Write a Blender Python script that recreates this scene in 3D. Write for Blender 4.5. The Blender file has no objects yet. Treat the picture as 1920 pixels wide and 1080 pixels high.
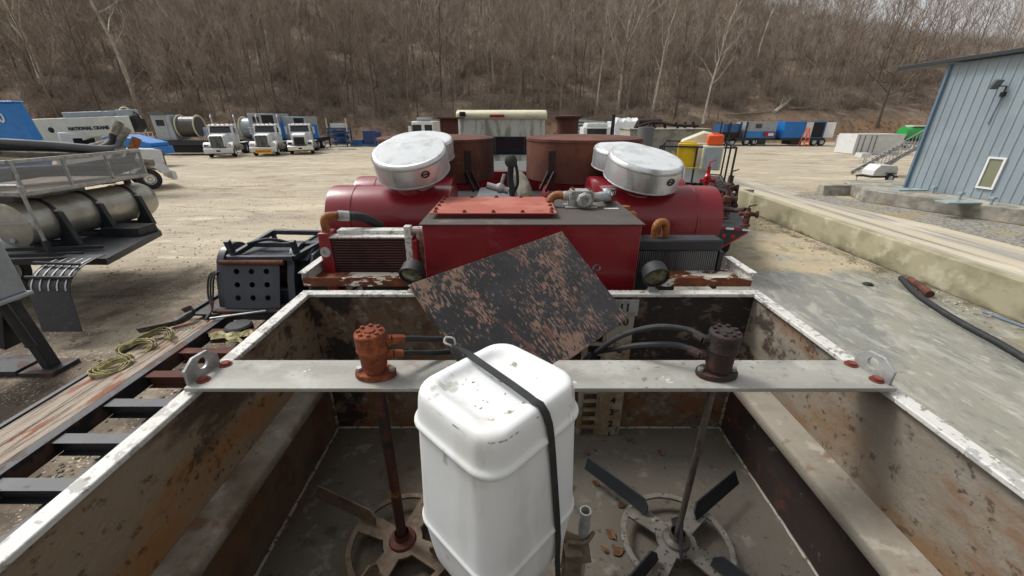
import bpy, bmesh, math, random
from math import sin, cos, pi, radians, atan2, sqrt
from mathutils import Vector, Matrix
from mathutils.bvhtree import BVHTree
random.seed(7)
S = bpy.context.scene
COL = S.collection
# ------------------------------------------------------------------ camera, sky, sun, exposure
FPX, PITCH, H = 750.0, radians(23.2), 3.6
cam_data = bpy.data.cameras.new('camera'); cam = bpy.data.objects.new('camera', cam_data); COL.objects.link(cam)
cam_data.sensor_width = 36; cam_data.lens = FPX/1920*36
cam_data.clip_start = 0.05; cam_data.clip_end = 3000
cam.location = (0, 0, H); cam.rotation_euler = (pi/2-PITCH, 0, 0)
S.camera = cam
SUN_EL, SUN_AZ = radians(52), radians(-60)      # azimuth from +Y towards +X
W = bpy.data.worlds.new('World'); S.world = W; W.use_nodes = True
wn = W.node_tree; wn.nodes.clear()
sky = wn.nodes.new('ShaderNodeTexSky'); sky.sky_type = 'NISHITA'; sky.sun_disc = False
sky.sun_elevation = SUN_EL; sky.sun_rotation = SUN_AZ; sky.air_density = 1.0; sky.dust_density = 4.0
hs = wn.nodes.new('ShaderNodeHueSaturation'); hs.inputs['Saturation'].default_value = 0.08
bg = wn.nodes.new('ShaderNodeBackground'); bg.inputs['Strength'].default_value = 0.135
wo = wn.nodes.new('ShaderNodeOutputWorld')
wn.links.new(sky.outputs[0], hs.inputs['Color']); wn.links.new(hs.outputs[0], bg.inputs['Color']); wn.links.new(bg.outputs[0], wo.inputs['Surface'])
sun_d = bpy.data.lights.new('sun', 'SUN'); sun_d.energy = 1.5; sun_d.angle = radians(14); sun_d.color = (1, .97, .93)
sun = bpy.data.objects.new('sun', sun_d); COL.objects.link(sun); sun.location = (-20, 10, 60)
sdir = Vector((sin(SUN_AZ)*cos(SUN_EL), cos(SUN_AZ)*cos(SUN_EL), sin(SUN_EL)))
sun.rotation_euler = sdir.to_track_quat('Z', 'Y').to_euler()
S.view_settings.view_transform = 'Standard'; S.view_settings.look = 'None'
S.view_settings.exposure = 0.42; S.view_settings.gamma = 1; S.view_settings.use_curve_mapping = False
S.cycles.max_bounces = 6; S.cycles.use_denoising = True
# ------------------------------------------------------------------ measuring helpers (survey of the place)
def ray(x, y):
    u = (x-960)/FPX; v = (y-540)/FPX
    return Vector((u, cos(PITCH)-v*sin(PITCH), -sin(PITCH)-v*cos(PITCH)))
def P(x, y, Y):
    r = ray(x, y); return Vector((0, 0, H)) + r*(Y/r.y)
def G(x, y, z=0.0):
    r = ray(x, y); return Vector((0, 0, H)) + r*((z-H)/r.z)
# ------------------------------------------------------------------ materials
def lin(h):
    h = h.lstrip('#'); v = [int(h[i:i+2], 16)/255 for i in (0, 2, 4)]
    return tuple(c/12.92 if c <= .04045 else ((c+.055)/1.055)**2.4 for c in v)
def mat(name, base, rough=.6, metal=0., layers=(), bump=0., bscale=60., coat=0., bst=(1, 1, 1), world=False, spec=.5):
    m = bpy.data.materials.new(name); m.use_nodes = True; nt = m.node_tree; nt.nodes.clear()
    L = nt.links.new; N = nt.nodes.new
    out = N('ShaderNodeOutputMaterial'); b = N('ShaderNodeBsdfPrincipled'); L(b.outputs[0], out.inputs[0])
    b.inputs['Specular IOR Level'].default_value = spec
    geo = N('ShaderNodeNewGeometry'); tc = N('ShaderNodeTexCoord')
    src = geo.outputs['Position'] if world else tc.outputs['Object']
    sep = None
    def nz(s, d, st, seed, kind='noise', dist=0.):
        mp = N('ShaderNodeMapping'); mp.inputs['Scale'].default_value = st; mp.inputs['Location'].default_value = (seed*3.1, seed*1.7, seed*2.3)
        L(src, mp.inputs[0])
        if kind == 'voronoi':
            t = N('ShaderNodeTexVoronoi'); t.inputs['Scale'].default_value = s; L(mp.outputs[0], t.inputs['Vector']); return t.outputs['Distance']
        t = N('ShaderNodeTexNoise'); t.inputs['Scale'].default_value = s; t.inputs['Detail'].default_value = d
        t.inputs['Roughness'].default_value = .62; t.inputs['Distortion'].default_value = dist
        L(mp.outputs[0], t.inputs['Vector']); return t.outputs[0]
    def mth(op, a, c):
        n = N('ShaderNodeMath'); n.operation = op
        for i, v in enumerate((a, c)):
            if isinstance(v, (int, float)): n.inputs[i].default_value = v
            else: L(v, n.inputs[i])
        return n.outputs[0]
    def rampv(v, lo, hi, o0=0., o1=1.):
        n = N('ShaderNodeMapRange'); n.interpolation_type = 'SMOOTHSTEP'; L(v, n.inputs['Value'])
        n.inputs['From Min'].default_value = lo; n.inputs['From Max'].default_value = hi
        n.inputs['To Min'].default_value = o0; n.inputs['To Max'].default_value = o1; return n.outputs[0]
    c = None; r = None; me = None
    rgb = N('ShaderNodeRGB'); rgb.outputs[0].default_value = (*base, 1); c = rgb.outputs[0]
    r = rough; me = metal
    for i, l in enumerate(layers):
        v = nz(l.get('s', 5), l.get('d', 6), l.get('st', (1, 1, 1)), i+l.get('seed', 0)+1, l.get('kind', 'noise'), l.get('dist', 0.))
        if 'nm' in l:
            v = mth('ADD', v, mth('MULTIPLY', mth('SUBTRACT', nz(l['nm'][0], 4, l.get('nst', (1, 1, 1)), i+21), .5), l['nm'][1]))
        for (ax, lo, hi) in l.get('mask', ()):
            if sep is None:
                sep = N('ShaderNodeSeparateXYZ'); L(geo.outputs['Position'], sep.inputs[0])
            mk = N('ShaderNodeMapRange'); mk.interpolation_type = 'SMOOTHSTEP'; L(sep.outputs[ax], mk.inputs['Value'])
            a_, b_, t0, t1 = (lo, hi, 0, 1) if lo <= hi else (hi, lo, 1, 0)
            mk.inputs['From Min'].default_value = a_; mk.inputs['From Max'].default_value = b_
            mk.inputs['To Min'].default_value = t0; mk.inputs['To Max'].default_value = t1
            v = mth('ADD', v, mth('MULTIPLY', mth('SUBTRACT', mk.outputs[0], 1.), l.get('mk', .5)))
        f = rampv(v, l.get('a', .45), l.get('b', .6), 0, l.get('amt', 1.))
        mx = N('ShaderNodeMix'); mx.data_type = 'RGBA'; L(f, mx.inputs['Factor']); L(c, mx.inputs[6]); mx.inputs[7].default_value = (*l['c'], 1); c = mx.outputs[2]
        for key, cur in (('r', r), ('m', me)):
            if key in l:
                q = N('ShaderNodeMix'); q.data_type = 'FLOAT'; L(f, q.inputs['Factor'])
                if isinstance(cur, (int, float)): q.inputs[2].default_value = cur
                else: L(cur, q.inputs[2])
                q.inputs[3].default_value = l[key]
                if key == 'r': r = q.outputs[0]
                else: me = q.outputs[0]
    L(c, b.inputs['Base Color'])
    if isinstance(r, (int, float)): b.inputs['Roughness'].default_value = r
    else: L(r, b.inputs['Roughness'])
    if isinstance(me, (int, float)): b.inputs['Metallic'].default_value = me
    else: L(me, b.inputs['Metallic'])
    b.inputs['Coat Weight'].default_value = coat
    if bump:
        bp = N('ShaderNodeBump'); bp.inputs['Strength'].default_value = min(1, bump); bp.inputs['Distance'].default_value = .02*max(1, bump)
        L(nz(bscale, 5, bst, 40), bp.inputs['Height']); L(bp.outputs[0], b.inputs['Normal'])
    return m
RUST, RUSTD, RUSTO = lin('#6b3a24'), lin('#3a2018'), lin('#8a5024')
M = {}
M['gravel'] = mat('gravel', lin('#a69b87'), .95, layers=[
    dict(c=lin('#9a8c74'), s=.09, a=.42, b=.66, d=5, st=(.5, 1.7, 1), amt=.8),
    dict(c=lin('#bdb19a'), s=.22, a=.5, b=.68, d=11, st=(.6, 1.5, 1), amt=.9),
    dict(c=lin('#85765f'), s=.5, a=.54, b=.68, d=12, st=(.55, 1.5, 1), amt=.85, dist=1.5),
    dict(c=lin('#c8bda8'), s=.9, a=.55, b=.68, d=12, st=(.35, 1.7, 1), amt=.8, dist=1.),
    dict(c=lin('#6f6251'), s=1.6, a=.58, b=.7, d=12, st=(.35, 1.5, 1), amt=.8, nm=(.12, .5)),
    dict(c=lin('#6f6655'), s=.16, a=.57, b=.66, d=4, st=(.8, 1.5, 1), amt=.55, r=.6),
    dict(c=lin('#54463a'), s=.5, a=.3, b=.56, d=9, st=(1, .6, 1), mask=[(1, 20, 5), (0, 1.5, -1.5)], mk=.62, amt=.93),
    dict(c=lin('#3e342b'), s=1.6, a=.5, b=.62, d=9, mask=[(1, 14, 4), (0, 1, -2)], mk=.3, amt=.7),
    dict(c=lin('#ddd3bd'), s=26, a=.6, b=.68, d=3, amt=.55, nm=(1.2, .4)),
    dict(c=lin('#4f463a'), s=19, a=.6, b=.7, d=4, amt=.6, nm=(.8, .4))], bump=1.2, bscale=4, world=True)
M['pad'] = mat('wet_concrete', lin('#8e8c7f'), .45, layers=[
    dict(c=lin('#777770'), s=.6, a=.42, b=.6, d=9, st=(1.6, .5, 1), r=.2, dist=1),
    dict(c=lin('#a3a196'), s=1.3, a=.5, b=.62, d=10, st=(1.8, .6, 1), amt=.8, dist=.8),
    dict(c=lin('#6e6f6b'), s=2.6, a=.54, b=.66, d=10, st=(1.5, .7, 1), amt=.6, r=.25),
    dict(c=lin('#877a5e'), s=.9, a=.5, b=.66, d=8, mask=[(0, 5.6, 9.2)], mk=.25, amt=.85),
    dict(c=lin('#aa9c80'), s=.7, a=.3, b=.5, d=10, mask=[(1, 7.5, 10.5)], mk=.6, r=.9),
    dict(c=lin('#8a7d64'), s=2, a=.5, b=.64, d=12, mask=[(1, 8, 11)], mk=.3, r=.9, amt=.8),
    dict(c=lin('#4c4230'), s=1.8, a=.4, b=.62, d=9, mask=[(0, 8.4, 9.5)], mk=.35, amt=.85),
    dict(c=lin('#c4c2b4'), s=5, a=.57, b=.66, d=9, amt=.4, st=(1.5, .6, 1)),
    dict(c=lin('#5d5b52'), s=11, a=.58, b=.7, d=7, amt=.55, nm=(.7, .4))], bump=.35, bscale=7, world=True)
M['road'] = mat('gravel_road', lin('#b9ae98'), .95, layers=[
    dict(c=lin('#8e8b85'), s=.3, a=.46, b=.58, d=6, st=(3.4, .12, 1)),
    dict(c=lin('#75736f'), s=.35, a=.55, b=.66, d=6, st=(4, .1, 1), amt=.9, seed=3),
    dict(c=lin('#d2c8b2'), s=.7, a=.55, b=.7, d=7, st=(2, .3, 1), amt=.7),
    dict(c=lin('#5d5a54'), s=14, a=.58, b=.74, d=5, amt=.55),
    dict(c=lin('#dcd5c6'), s=20, a=.62, b=.72, d=3, amt=.4)], bump=.7, bscale=5, world=True)
M['stones'] = mat('grey_stones', lin('#8d897f'), .95, layers=[
    dict(c=lin('#5c5952'), s=9, a=.45, b=.6, d=6), dict(c=lin('#b4b0a5'), s=13, a=.55, b=.65, d=5, amt=.7),
    dict(c=lin('#96835f'), s=.6, a=.5, b=.65, d=6, amt=.7)], bump=1, bscale=9, world=True)
M['litter'] = mat('leaf_litter', lin('#85725f'), .95, layers=[
    dict(c=lin('#67574a'), s=.14, a=.42, b=.6, d=10, st=(1, 1.5, 1)),
    dict(c=lin('#9d8d7a'), s=.3, a=.5, b=.64, d=10, st=(1, 2, 2), amt=.8),
    dict(c=lin('#8a6d58'), s=.1, a=.5, b=.66, d=9, mask=[(2, 9, 1)], mk=.2, amt=.8),
    dict(c=lin('#54483d'), s=1.1, a=.57, b=.66, d=10, amt=.8),
    dict(c=lin('#b09c80'), s=2.2, a=.58, b=.68, d=9, amt=.6),
    dict(c=lin('#8f7152'), s=.5, a=.3, b=.5, d=10, mask=[(2, 4.5, 2.5), (0, 28, 36)], mk=.8, amt=.85),
    dict(c=lin('#5a4334'), s=1.4, a=.5, b=.6, d=10, mask=[(2, 5, 2.5)], mk=.3, amt=.8)], bump=1.5, bscale=1.5, world=True)
def bark(n, c, c2, s=6): return mat(n, c, .9, layers=[dict(c=c2, s=s, a=.42, b=.6, d=5, st=(1, 1, .3)), dict(c=tuple(x*.5 for x in c), s=s*2, a=.58, b=.7, d=4, st=(1, 1, .3), amt=.7)])
M['bark'] = bark('brown_bark', lin('#83776b'), lin('#6f6358'))
M['bark2'] = bark('grey_bark', lin('#978b7e'), lin('#7c7064'))
M['twig'] = mat('twigs', lin('#a0948a'), .9); M['twig2'] = mat('twigs_warm', lin('#8c7d6e'), .9)
M['bark_pale'] = bark('pale_bark', lin('#c9c2b3'), lin('#9f988a'), 3)
M['twig_pale'] = mat('pale_twigs', lin('#a39b8d'), .9)
M['bark_dark'] = bark('dark_bark', lin('#64594f'), lin('#544a41'))
M['concrete'] = mat('old_concrete', lin('#9f987e'), .9, layers=[
    dict(c=lin('#7f7a60'), s=.8, a=.45, b=.65, d=7, st=(1, 1, 1.4)), dict(c=lin('#bdb69e'), s=1.6, a=.52, b=.68, d=7, amt=.8),
    dict(c=lin('#6d684f'), s=1.1, a=.4, b=.66, d=7, mask=[(2, .5, .05)], mk=.45, amt=.85),
    dict(c=lin('#4b4436'), s=1.4, a=.35, b=.62, d=7, mask=[(2, .22, 0)], mk=.5, amt=.85),
    dict(c=lin('#5f5b4e'), s=7, a=.62, b=.74, d=6, amt=.5)], bump=.3, bscale=9, world=True)
M['concrete_grey'] = mat('grey_concrete', lin('#9a968a'), .9, layers=[
    dict(c=lin('#78756b'), s=1.2, a=.42, b=.6, d=7), dict(c=lin('#b5b1a4'), s=2.1, a=.52, b=.68, d=7, amt=.7),
    dict(c=lin('#57513f'), s=.8, a=.45, b=.66, d=7, mask=[(2, .5, 0)], mk=.35, amt=.8), dict(c=lin('#54514a'), s=9, a=.6, b=.72, d=6, amt=.6)], bump=.4, bscale=8, world=True)
M['conc_weir'] = M['concrete_grey']
def paint(n, c, rough=.4, rustamt=.35, coat=.15, dirt=.5, dc=None, metal=0.):
    dc = dc or tuple(x*.45+.03 for x in c)
    return mat(n, c, rough, metal, layers=[dict(c=dc, s=3, a=.48, b=.75, d=8, amt=dirt, r=min(1, rough+.3)),
        dict(c=tuple(min(1, x*1.25+.02) for x in c), s=1.3, a=.5, b=.7, d=5, amt=.35),
        dict(c=RUST, s=9, a=.66, b=.73, d=8, amt=rustamt, r=.9), dict(c=tuple(x*.4 for x in c), s=45, a=.62, b=.72, d=4, amt=.3)], bump=.06, bscale=25, coat=coat)
M['red'] = mat('red_paint', lin('#7a151f'), .34, layers=[
    dict(c=lin('#8a2029'), s=1.6, a=.45, b=.7, d=6, amt=.7), dict(c=lin('#8a4a44'), s=4, a=.58, b=.78, d=9, amt=.35, r=.7),
    dict(c=lin('#4d0f16'), s=6, a=.56, b=.75, d=8, amt=.5), dict(c=lin('#b88a80'), s=60, a=.72, b=.78, d=3, amt=.5)], coat=.2, bump=.12, bscale=3)
M['red_dusty'] = mat('sun_faded_red_paint', lin('#9a5244'), .85, layers=[
    dict(c=lin('#a8685a'), s=3, a=.45, b=.65, d=8), dict(c=lin('#7e3a30'), s=6, a=.55, b=.7, d=8, amt=.7), dict(c=lin('#6b5a4e'), s=9, a=.62, b=.75, d=8, amt=.5)], bump=.08)
M['tank_top'] = mat('sooty_red_tank_top', lin('#8a4a3c'), .8, layers=[
    dict(c=lin('#4b453f'), s=2.2, a=.2, b=.42, d=8, r=.9), dict(c=lin('#67605a'), s=4, a=.5, b=.68, d=8, amt=.8),
    dict(c=lin('#35302c'), s=1.6, a=.52, b=.66, d=7, amt=.7), dict(c=lin('#94604e'), s=5, a=.66, b=.75, d=8, amt=.5)], bump=.08)
M['rust_brown'] = mat('brown_rust', lin('#553026'), .9, layers=[
    dict(c=lin('#6a4030'), s=2.2, a=.45, b=.65, d=8), dict(c=lin('#3d241e'), s=3.5, a=.5, b=.66, d=8, amt=.8, st=(1, 1, .4)),
    dict(c=lin('#7d5136'), s=6, a=.6, b=.72, d=8, amt=.6), dict(c=lin('#2a1b18'), s=14, a=.62, b=.74, d=7, amt=.5)], bump=.15, bscale=30)
M['rust_orange'] = mat('orange_rust', lin('#70351e'), .9, layers=[
    dict(c=lin('#93502a'), s=14, a=.45, b=.62, d=8), dict(c=lin('#54261a'), s=18, a=.52, b=.66, d=8, amt=.8), dict(c=lin('#a5693c'), s=30, a=.62, b=.72, d=8, amt=.6)], bump=.3, bscale=90)
M['rust_dark'] = mat('dark_rust', lin('#30211e'), .75, layers=[
    dict(c=lin('#4a2c22'), s=12, a=.5, b=.64, d=8), dict(c=lin('#1b1719'), s=9, a=.45, b=.6, d=8, amt=.8), dict(c=lin('#5f4436'), s=26, a=.64, b=.74, d=7, amt=.6)], bump=.25, bscale=80)
M['rust_white'] = mat('white_paint_over_rust', lin('#5f3018'), .85, layers=[
    dict(c=lin('#7b431f'), s=9, a=.45, b=.62, d=8), dict(c=lin('#3b1d12'), s=7, a=.54, b=.68, d=8, amt=.8),
    dict(c=lin('#d8d3c4'), s=12, a=.52, b=.55, d=10, st=(.6, 1, 1.5), nm=(3, .5), r=.5)], bump=.2, bscale=60)
M['lid'] = mat('black_paint_worn_to_rust', lin('#202022'), .55, layers=[
    dict(c=lin('#343438'), s=3, a=.45, b=.65, d=6, amt=.8),
    dict(c=lin('#7d6456'), s=75, a=.56, b=.6, d=6, st=(1.3, .42, 1), nm=(3.6, 1.0), nst=(1, .8, 1), r=.9),
    dict(c=lin('#8f6f5e'), s=95, a=.62, b=.66, d=5, st=(1.3, .4, 1), nm=(4.5, .95), r=.9, amt=.85),
    dict(c=lin('#6b4a3c'), s=9, a=.6, b=.66, d=11, st=(1.2, .6, 1), r=.9, amt=.7),
    dict(c=lin('#55555a'), s=40, a=.66, b=.7, d=5, st=(1.6, .3, 1), amt=.6, r=.6)], bump=.12, bscale=50)
M['white_flaky'] = mat('flaking_white_paint', lin('#c6c5bf'), .5, layers=[
    dict(c=lin('#8f8e89'), s=26, a=.56, b=.6, d=9, nm=(3, .7), amt=.7, r=.75), dict(c=lin('#6a665c'), s=50, a=.6, b=.62, d=8, nm=(7, .6), amt=.8), dict(c=lin('#b9b7af'), s=5, a=.5, b=.7, d=8, amt=.7),
    dict(c=lin('#7b5a40'), s=22, a=.66, b=.7, d=9, nm=(4, .5), amt=.7)], bump=.15, bscale=60)
M['beam'] = mat('weathered_aluminium_beam', lin('#97958e'), .6, .1, layers=[
    dict(c=lin('#807e77'), s=3.2, a=.45, b=.65, d=10, st=(.4, 1.5, 1), amt=.8), dict(c=lin('#b2b0a9'), s=5, a=.5, b=.7, d=8, amt=.6), dict(c=lin('#6f6c64'), s=16, a=.6, b=.72, d=8, amt=.6),
    dict(c=lin('#6f5640'), s=5, a=.6, b=.7, d=10, amt=.6, nm=(1.5, .4)), dict(c=lin('#d0cec8'), s=9, a=.66, b=.69, d=9, amt=.7), dict(c=lin('#4d4841'), s=40, a=.64, b=.7, d=7, amt=.6, nm=(3, .5))], bump=.15, bscale=50)
M['galv'] = mat('galvanised_metal', lin('#a7a8a6'), .45, .35, layers=[dict(c=lin('#7d7e7c'), s=12, a=.45, b=.65, d=7, amt=.8), dict(c=lin('#5e4a3c'), s=17, a=.63, b=.72, d=8, amt=.7)], bump=.15)
M['tank_back'] = mat('stained_back_wall', lin('#75695a'), .75, world=True, layers=[
    dict(c=lin('#6b4d30'), s=4, a=.38, b=.62, d=8, st=(1, 1, 1.6), amt=.85), dict(c=lin('#4e3a2b'), s=7, a=.5, b=.66, d=9, amt=.8),
    dict(c=lin('#8d8576'), s=16, a=.54, b=.62, d=9, amt=.7), dict(c=lin('#7a4d28'), s=3.5, a=.46, b=.62, d=8, mask=[(2, 2.62, 2.3)], mk=.3, amt=.85),
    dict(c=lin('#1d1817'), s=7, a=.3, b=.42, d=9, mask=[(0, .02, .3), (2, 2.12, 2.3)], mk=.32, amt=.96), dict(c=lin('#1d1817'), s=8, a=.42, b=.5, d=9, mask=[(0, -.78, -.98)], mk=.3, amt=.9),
    dict(c=lin('#5a554d'), s=13, a=.585, b=.62, d=10, st=(1, 1, 2), amt=.7), dict(c=lin('#3b2f28'), s=26, a=.58, b=.66, d=8, amt=.6)], bump=.25, bscale=30)
M['tank_side'] = mat('stained_side_wall', lin('#837b6e'), .7, world=True, layers=[
    dict(c=lin('#97938a'), s=2.2, a=.48, b=.68, d=6, amt=.5), dict(c=lin('#6a6358'), s=3, a=.45, b=.68, d=7, st=(1, .5, 1.5), amt=.7),
    dict(c=lin('#75593a'), s=2.2, a=.3, b=.56, d=8, st=(1, .7, 1.2), mask=[(2, 2.66, 2.32)], mk=.3, amt=.85),
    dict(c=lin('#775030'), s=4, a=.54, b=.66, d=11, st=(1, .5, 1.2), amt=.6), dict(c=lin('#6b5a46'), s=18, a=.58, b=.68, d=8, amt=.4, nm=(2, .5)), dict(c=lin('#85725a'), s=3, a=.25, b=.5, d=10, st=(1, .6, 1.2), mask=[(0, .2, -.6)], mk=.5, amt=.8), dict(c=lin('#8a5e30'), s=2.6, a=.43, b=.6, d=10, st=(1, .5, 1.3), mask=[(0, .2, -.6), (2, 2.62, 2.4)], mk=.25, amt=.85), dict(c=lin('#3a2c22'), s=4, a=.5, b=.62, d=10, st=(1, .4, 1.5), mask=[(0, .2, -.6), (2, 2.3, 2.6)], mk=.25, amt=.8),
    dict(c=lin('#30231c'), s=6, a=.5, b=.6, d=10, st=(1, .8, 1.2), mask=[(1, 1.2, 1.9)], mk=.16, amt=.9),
    dict(c=lin('#46301f'), s=14, a=.58, b=.64, d=9, amt=.7), dict(c=lin('#2c221b'), s=34, a=.62, b=.68, d=8, amt=.7, nm=(3, .6))], bump=.3, bscale=30)
M['tank_low'] = mat('stained_shaded_lower_wall', lin('#5a4a3a'), .8, world=True, layers=[
    dict(c=lin('#6e4c2c'), s=2.5, a=.4, b=.62, d=8, st=(1, .8, 1.4), amt=.8), dict(c=lin('#3e3026'), s=3, a=.48, b=.64, d=8, amt=.7),
    dict(c=lin('#1c1413'), s=3, a=.2, b=.42, d=8, mask=[(0, .4, 1.)], mk=.5, amt=.93), dict(c=lin('#4e2a18'), s=5, a=.52, b=.62, d=9, amt=.6), dict(c=lin('#6a6258'), s=14, a=.62, b=.68, d=9, amt=.5)], bump=.25, bscale=25)  # stains, plus a near-black layer painting shade under the right ledge
M['ledge'] = mat('dusty_ledge', lin('#878074'), .8, world=True, layers=[
    dict(c=lin('#6e6252'), s=3, a=.45, b=.64, d=8, amt=.7), dict(c=lin('#5a4a38'), s=5, a=.38, b=.66, d=8, mask=[(0, .2, -.6)], mk=.3, amt=.9), dict(c=lin('#a8a294'), s=9, a=.56, b=.66, d=8, amt=.6), dict(c=lin('#6b4628'), s=9, a=.58, b=.68, d=9, amt=.7)], bump=.2, bscale=40)
M['tank_floor'] = mat('silted_tank_floor', lin('#5a5349'), .75, world=True, layers=[
    dict(c=lin('#5b564d'), s=2.5, a=.42, b=.64, d=8, amt=.8), dict(c=lin('#50412f'), s=2.4, a=.4, b=.6, d=7, mask=[(0, .15, -.25)], mk=.4, amt=.85),
    dict(c=lin('#86827a'), s=8, a=.58, b=.7, d=8, amt=.5), dict(c=lin('#2b2621'), s=30, a=.62, b=.66, d=6, amt=.8, r=.4), dict(c=lin('#26201b'), s=5, a=.6, b=.68, d=8, amt=.7, r=.35),
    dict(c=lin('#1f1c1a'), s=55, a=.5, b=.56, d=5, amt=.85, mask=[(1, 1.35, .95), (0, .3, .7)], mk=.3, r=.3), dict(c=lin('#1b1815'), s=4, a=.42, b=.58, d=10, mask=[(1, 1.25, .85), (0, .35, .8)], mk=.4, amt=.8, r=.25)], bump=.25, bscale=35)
M['weld'] = mat('bare_weld_bead', lin('#a9a69c'), .5, .4, layers=[dict(c=lin('#6d5440'), s=30, a=.52, b=.6, d=6)], bump=.5, bscale=90)
M['aluminium'] = mat('spun_aluminium', lin('#cfd0d0'), .38, .75, layers=[
    dict(c=lin('#85888b'), s=6, a=.5, b=.7, d=8, st=(1.6, 1.6, .2), amt=.8, r=.5), dict(c=lin('#d6d7d7'), s=6, a=.55, b=.7, d=6, amt=.6), dict(c=lin('#6f7070'), s=26, a=.66, b=.76, d=8, amt=.5)], bump=.12, bscale=8)
M['alu_top'] = mat('dulled_aluminium_top', lin('#c6c9ca'), .8, .05, layers=[
    dict(c=lin('#a9adaf'), s=8, a=.48, b=.65, d=10, amt=.7), dict(c=lin('#8d8a80'), s=5, a=.58, b=.7, d=10, amt=.5), dict(c=lin('#d6d9d9'), s=15, a=.52, b=.66, d=6, amt=.4), dict(c=lin('#8f9394'), s=60, a=.7, b=.76, d=6, amt=.4)], bump=.06, bscale=16)
JTOP = 3.062
M['jug'] = mat('white_polyethylene', lin('#dadcdb'), .42, layers=[dict(c=lin('#6f6046'), s=34, a=.585, b=.66, d=8, nm=(11, 1.), mask=[(2, JTOP-.019, JTOP-.0165), (2, JTOP-.0105, JTOP-.0135)], mk=1.5, amt=.85, r=.9), dict(c=lin('#b3a98f'), s=14, a=.52, b=.7, d=8, mask=[(2, JTOP-.019, JTOP-.0165), (2, JTOP-.008, JTOP-.0125)], mk=1.5, amt=.55),dict(c=lin('#aaa697'), s=5, a=.5, b=.66, d=10, st=(1.5, 1.5, .35), amt=.25, nm=(3, .4)), dict(c=lin('#8b8678'), s=16, a=.62, b=.68, d=10, st=(1, 1, .25), amt=.6, nm=(4, .6)),
    dict(c=lin('#cfd1cd'), s=7, a=.5, b=.75, d=6, amt=.5), dict(c=lin('#b9b5a6'), s=11, a=.62, b=.78, d=9, amt=.55, st=(1, 1, .3)), dict(c=lin('#75716a'), s=30, a=.73, b=.79, d=8, amt=.6)], bump=.05, bscale=14)
M['jug_top'] = mat('jug_dirt', lin('#6b5a42'), .95, layers=[dict(c=lin('#8a7a5d'), s=60, a=.5, b=.6, d=6)])
M['rubber'] = mat('black_rubber', lin('#1d1e20'), .65, layers=[dict(c=lin('#34353a'), s=9, a=.5, b=.7, d=7, amt=.7), dict(c=lin('#5d564c'), s=20, a=.64, b=.75, d=8, amt=.4)], bump=.08)
M['black'] = mat('black_frame_paint', lin('#202328'), .5, layers=[
    dict(c=lin('#33373d'), s=4, a=.48, b=.7, d=8, amt=.8), dict(c=lin('#4b4037'), s=7, a=.6, b=.72, d=9, amt=.5, r=.9), dict(c=RUST, s=11, a=.66, b=.72, d=8, amt=.7, r=.9)], bump=.08)
M['black_rusty'] = mat('black_paint_rusting', lin('#26262a'), .6, layers=[dict(c=lin('#5e4335'), s=5, a=.5, b=.6, d=9, amt=.8, r=.9), dict(c=lin('#3a3a40'), s=8, a=.5, b=.66, d=7, amt=.7)], bump=.12)
M['dark'] = mat('black_and_painted_shade', lin('#141416'), .7)  # near-black for black parts and for shade painted into openings
M['winch'] = mat('blue_black_paint', lin('#2b3038'), .45, layers=[dict(c=lin('#3a4049'), s=4, a=.45, b=.68, d=7, amt=.8), dict(c=lin('#505257'), s=11, a=.6, b=.74, d=9, amt=.5, st=(1, 1, .4)), dict(c=RUST, s=9, a=.68, b=.74, d=8, amt=.7)], bump=.06, coat=.1)
M['plank'] = mat('weathered_oak_plank', lin('#9c9082'), .9, layers=[
    dict(c=lin('#6b5f52'), s=6, a=.44, b=.62, d=9, st=(6, .35, 1)), dict(c=lin('#aa9b88'), s=9, a=.5, b=.66, d=9, st=(7, .3, 1), amt=.7), dict(c=lin('#4a4038'), s=12, a=.6, b=.68, d=9, st=(8, .25, 1)),
    dict(c=lin('#7e4228'), s=3, a=.52, b=.6, d=11, st=(2.4, .7, 1), amt=.85), dict(c=lin('#b5895a'), s=3, a=.62, b=.74, d=9, st=(1.5, .6, 1), amt=.6)], bump=.5, bscale=9, bst=(7, .4, 1))
M['white'] = paint('white_paint', lin('#cfd1d0'), .4, .12, .2, .3, lin('#9f9d96'))
M['white_clean'] = paint('clean_white_paint', lin('#dddfdf'), .3, .05, .4, .12, lin('#b3b1aa'))
M['grime_white'] = mat('grimy_white_panel', lin('#b9b8af'), .5, layers=[dict(c=lin('#6f6d62'), s=4, a=.46, b=.62, d=9, st=(1.4, 1, .35), amt=.8), dict(c=lin('#43413b'), s=11, a=.6, b=.7, d=9, amt=.6), dict(c=lin('#cfcec6'), s=3, a=.56, b=.7, d=7, amt=.6)])
M['grey'] = paint('grey_paint', lin('#9aa1a6'), .5, .2)
M['grey_dark'] = paint('dark_grey_paint', lin('#5a5d60'), .55, .3)
M['steel'] = mat('brushed_steel_tank', lin('#a9a79d'), .38, .55, layers=[dict(c=lin('#8a877a'), s=2.5, a=.45, b=.7, d=8, amt=.7), dict(c=lin('#8a7350'), s=2, a=.5, b=.72, d=8, amt=.5, mask=[(2, 1.6, 2.1)], mk=.2, r=.7), dict(c=lin('#c8c6bd'), s=5, a=.55, b=.7, d=6, amt=.6), dict(c=lin('#55534c'), s=18, a=.66, b=.75, d=7, amt=.5)], bump=.05)
M['chrome'] = mat('chrome', lin('#d3d5d7'), .15, 1.0)
M['glass'] = mat('dark_glass', lin('#1c2429'), .08, 0, spec=.8)
M['blue'] = paint('bright_blue_paint', lin('#1a74c0'), .45, .1)
M['blue_dark'] = paint('dark_blue_paint', lin('#243a6b'), .5, .3)
M['blue_mid'] = paint('mid_blue_paint', lin('#275a8c'), .5, .4)
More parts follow.
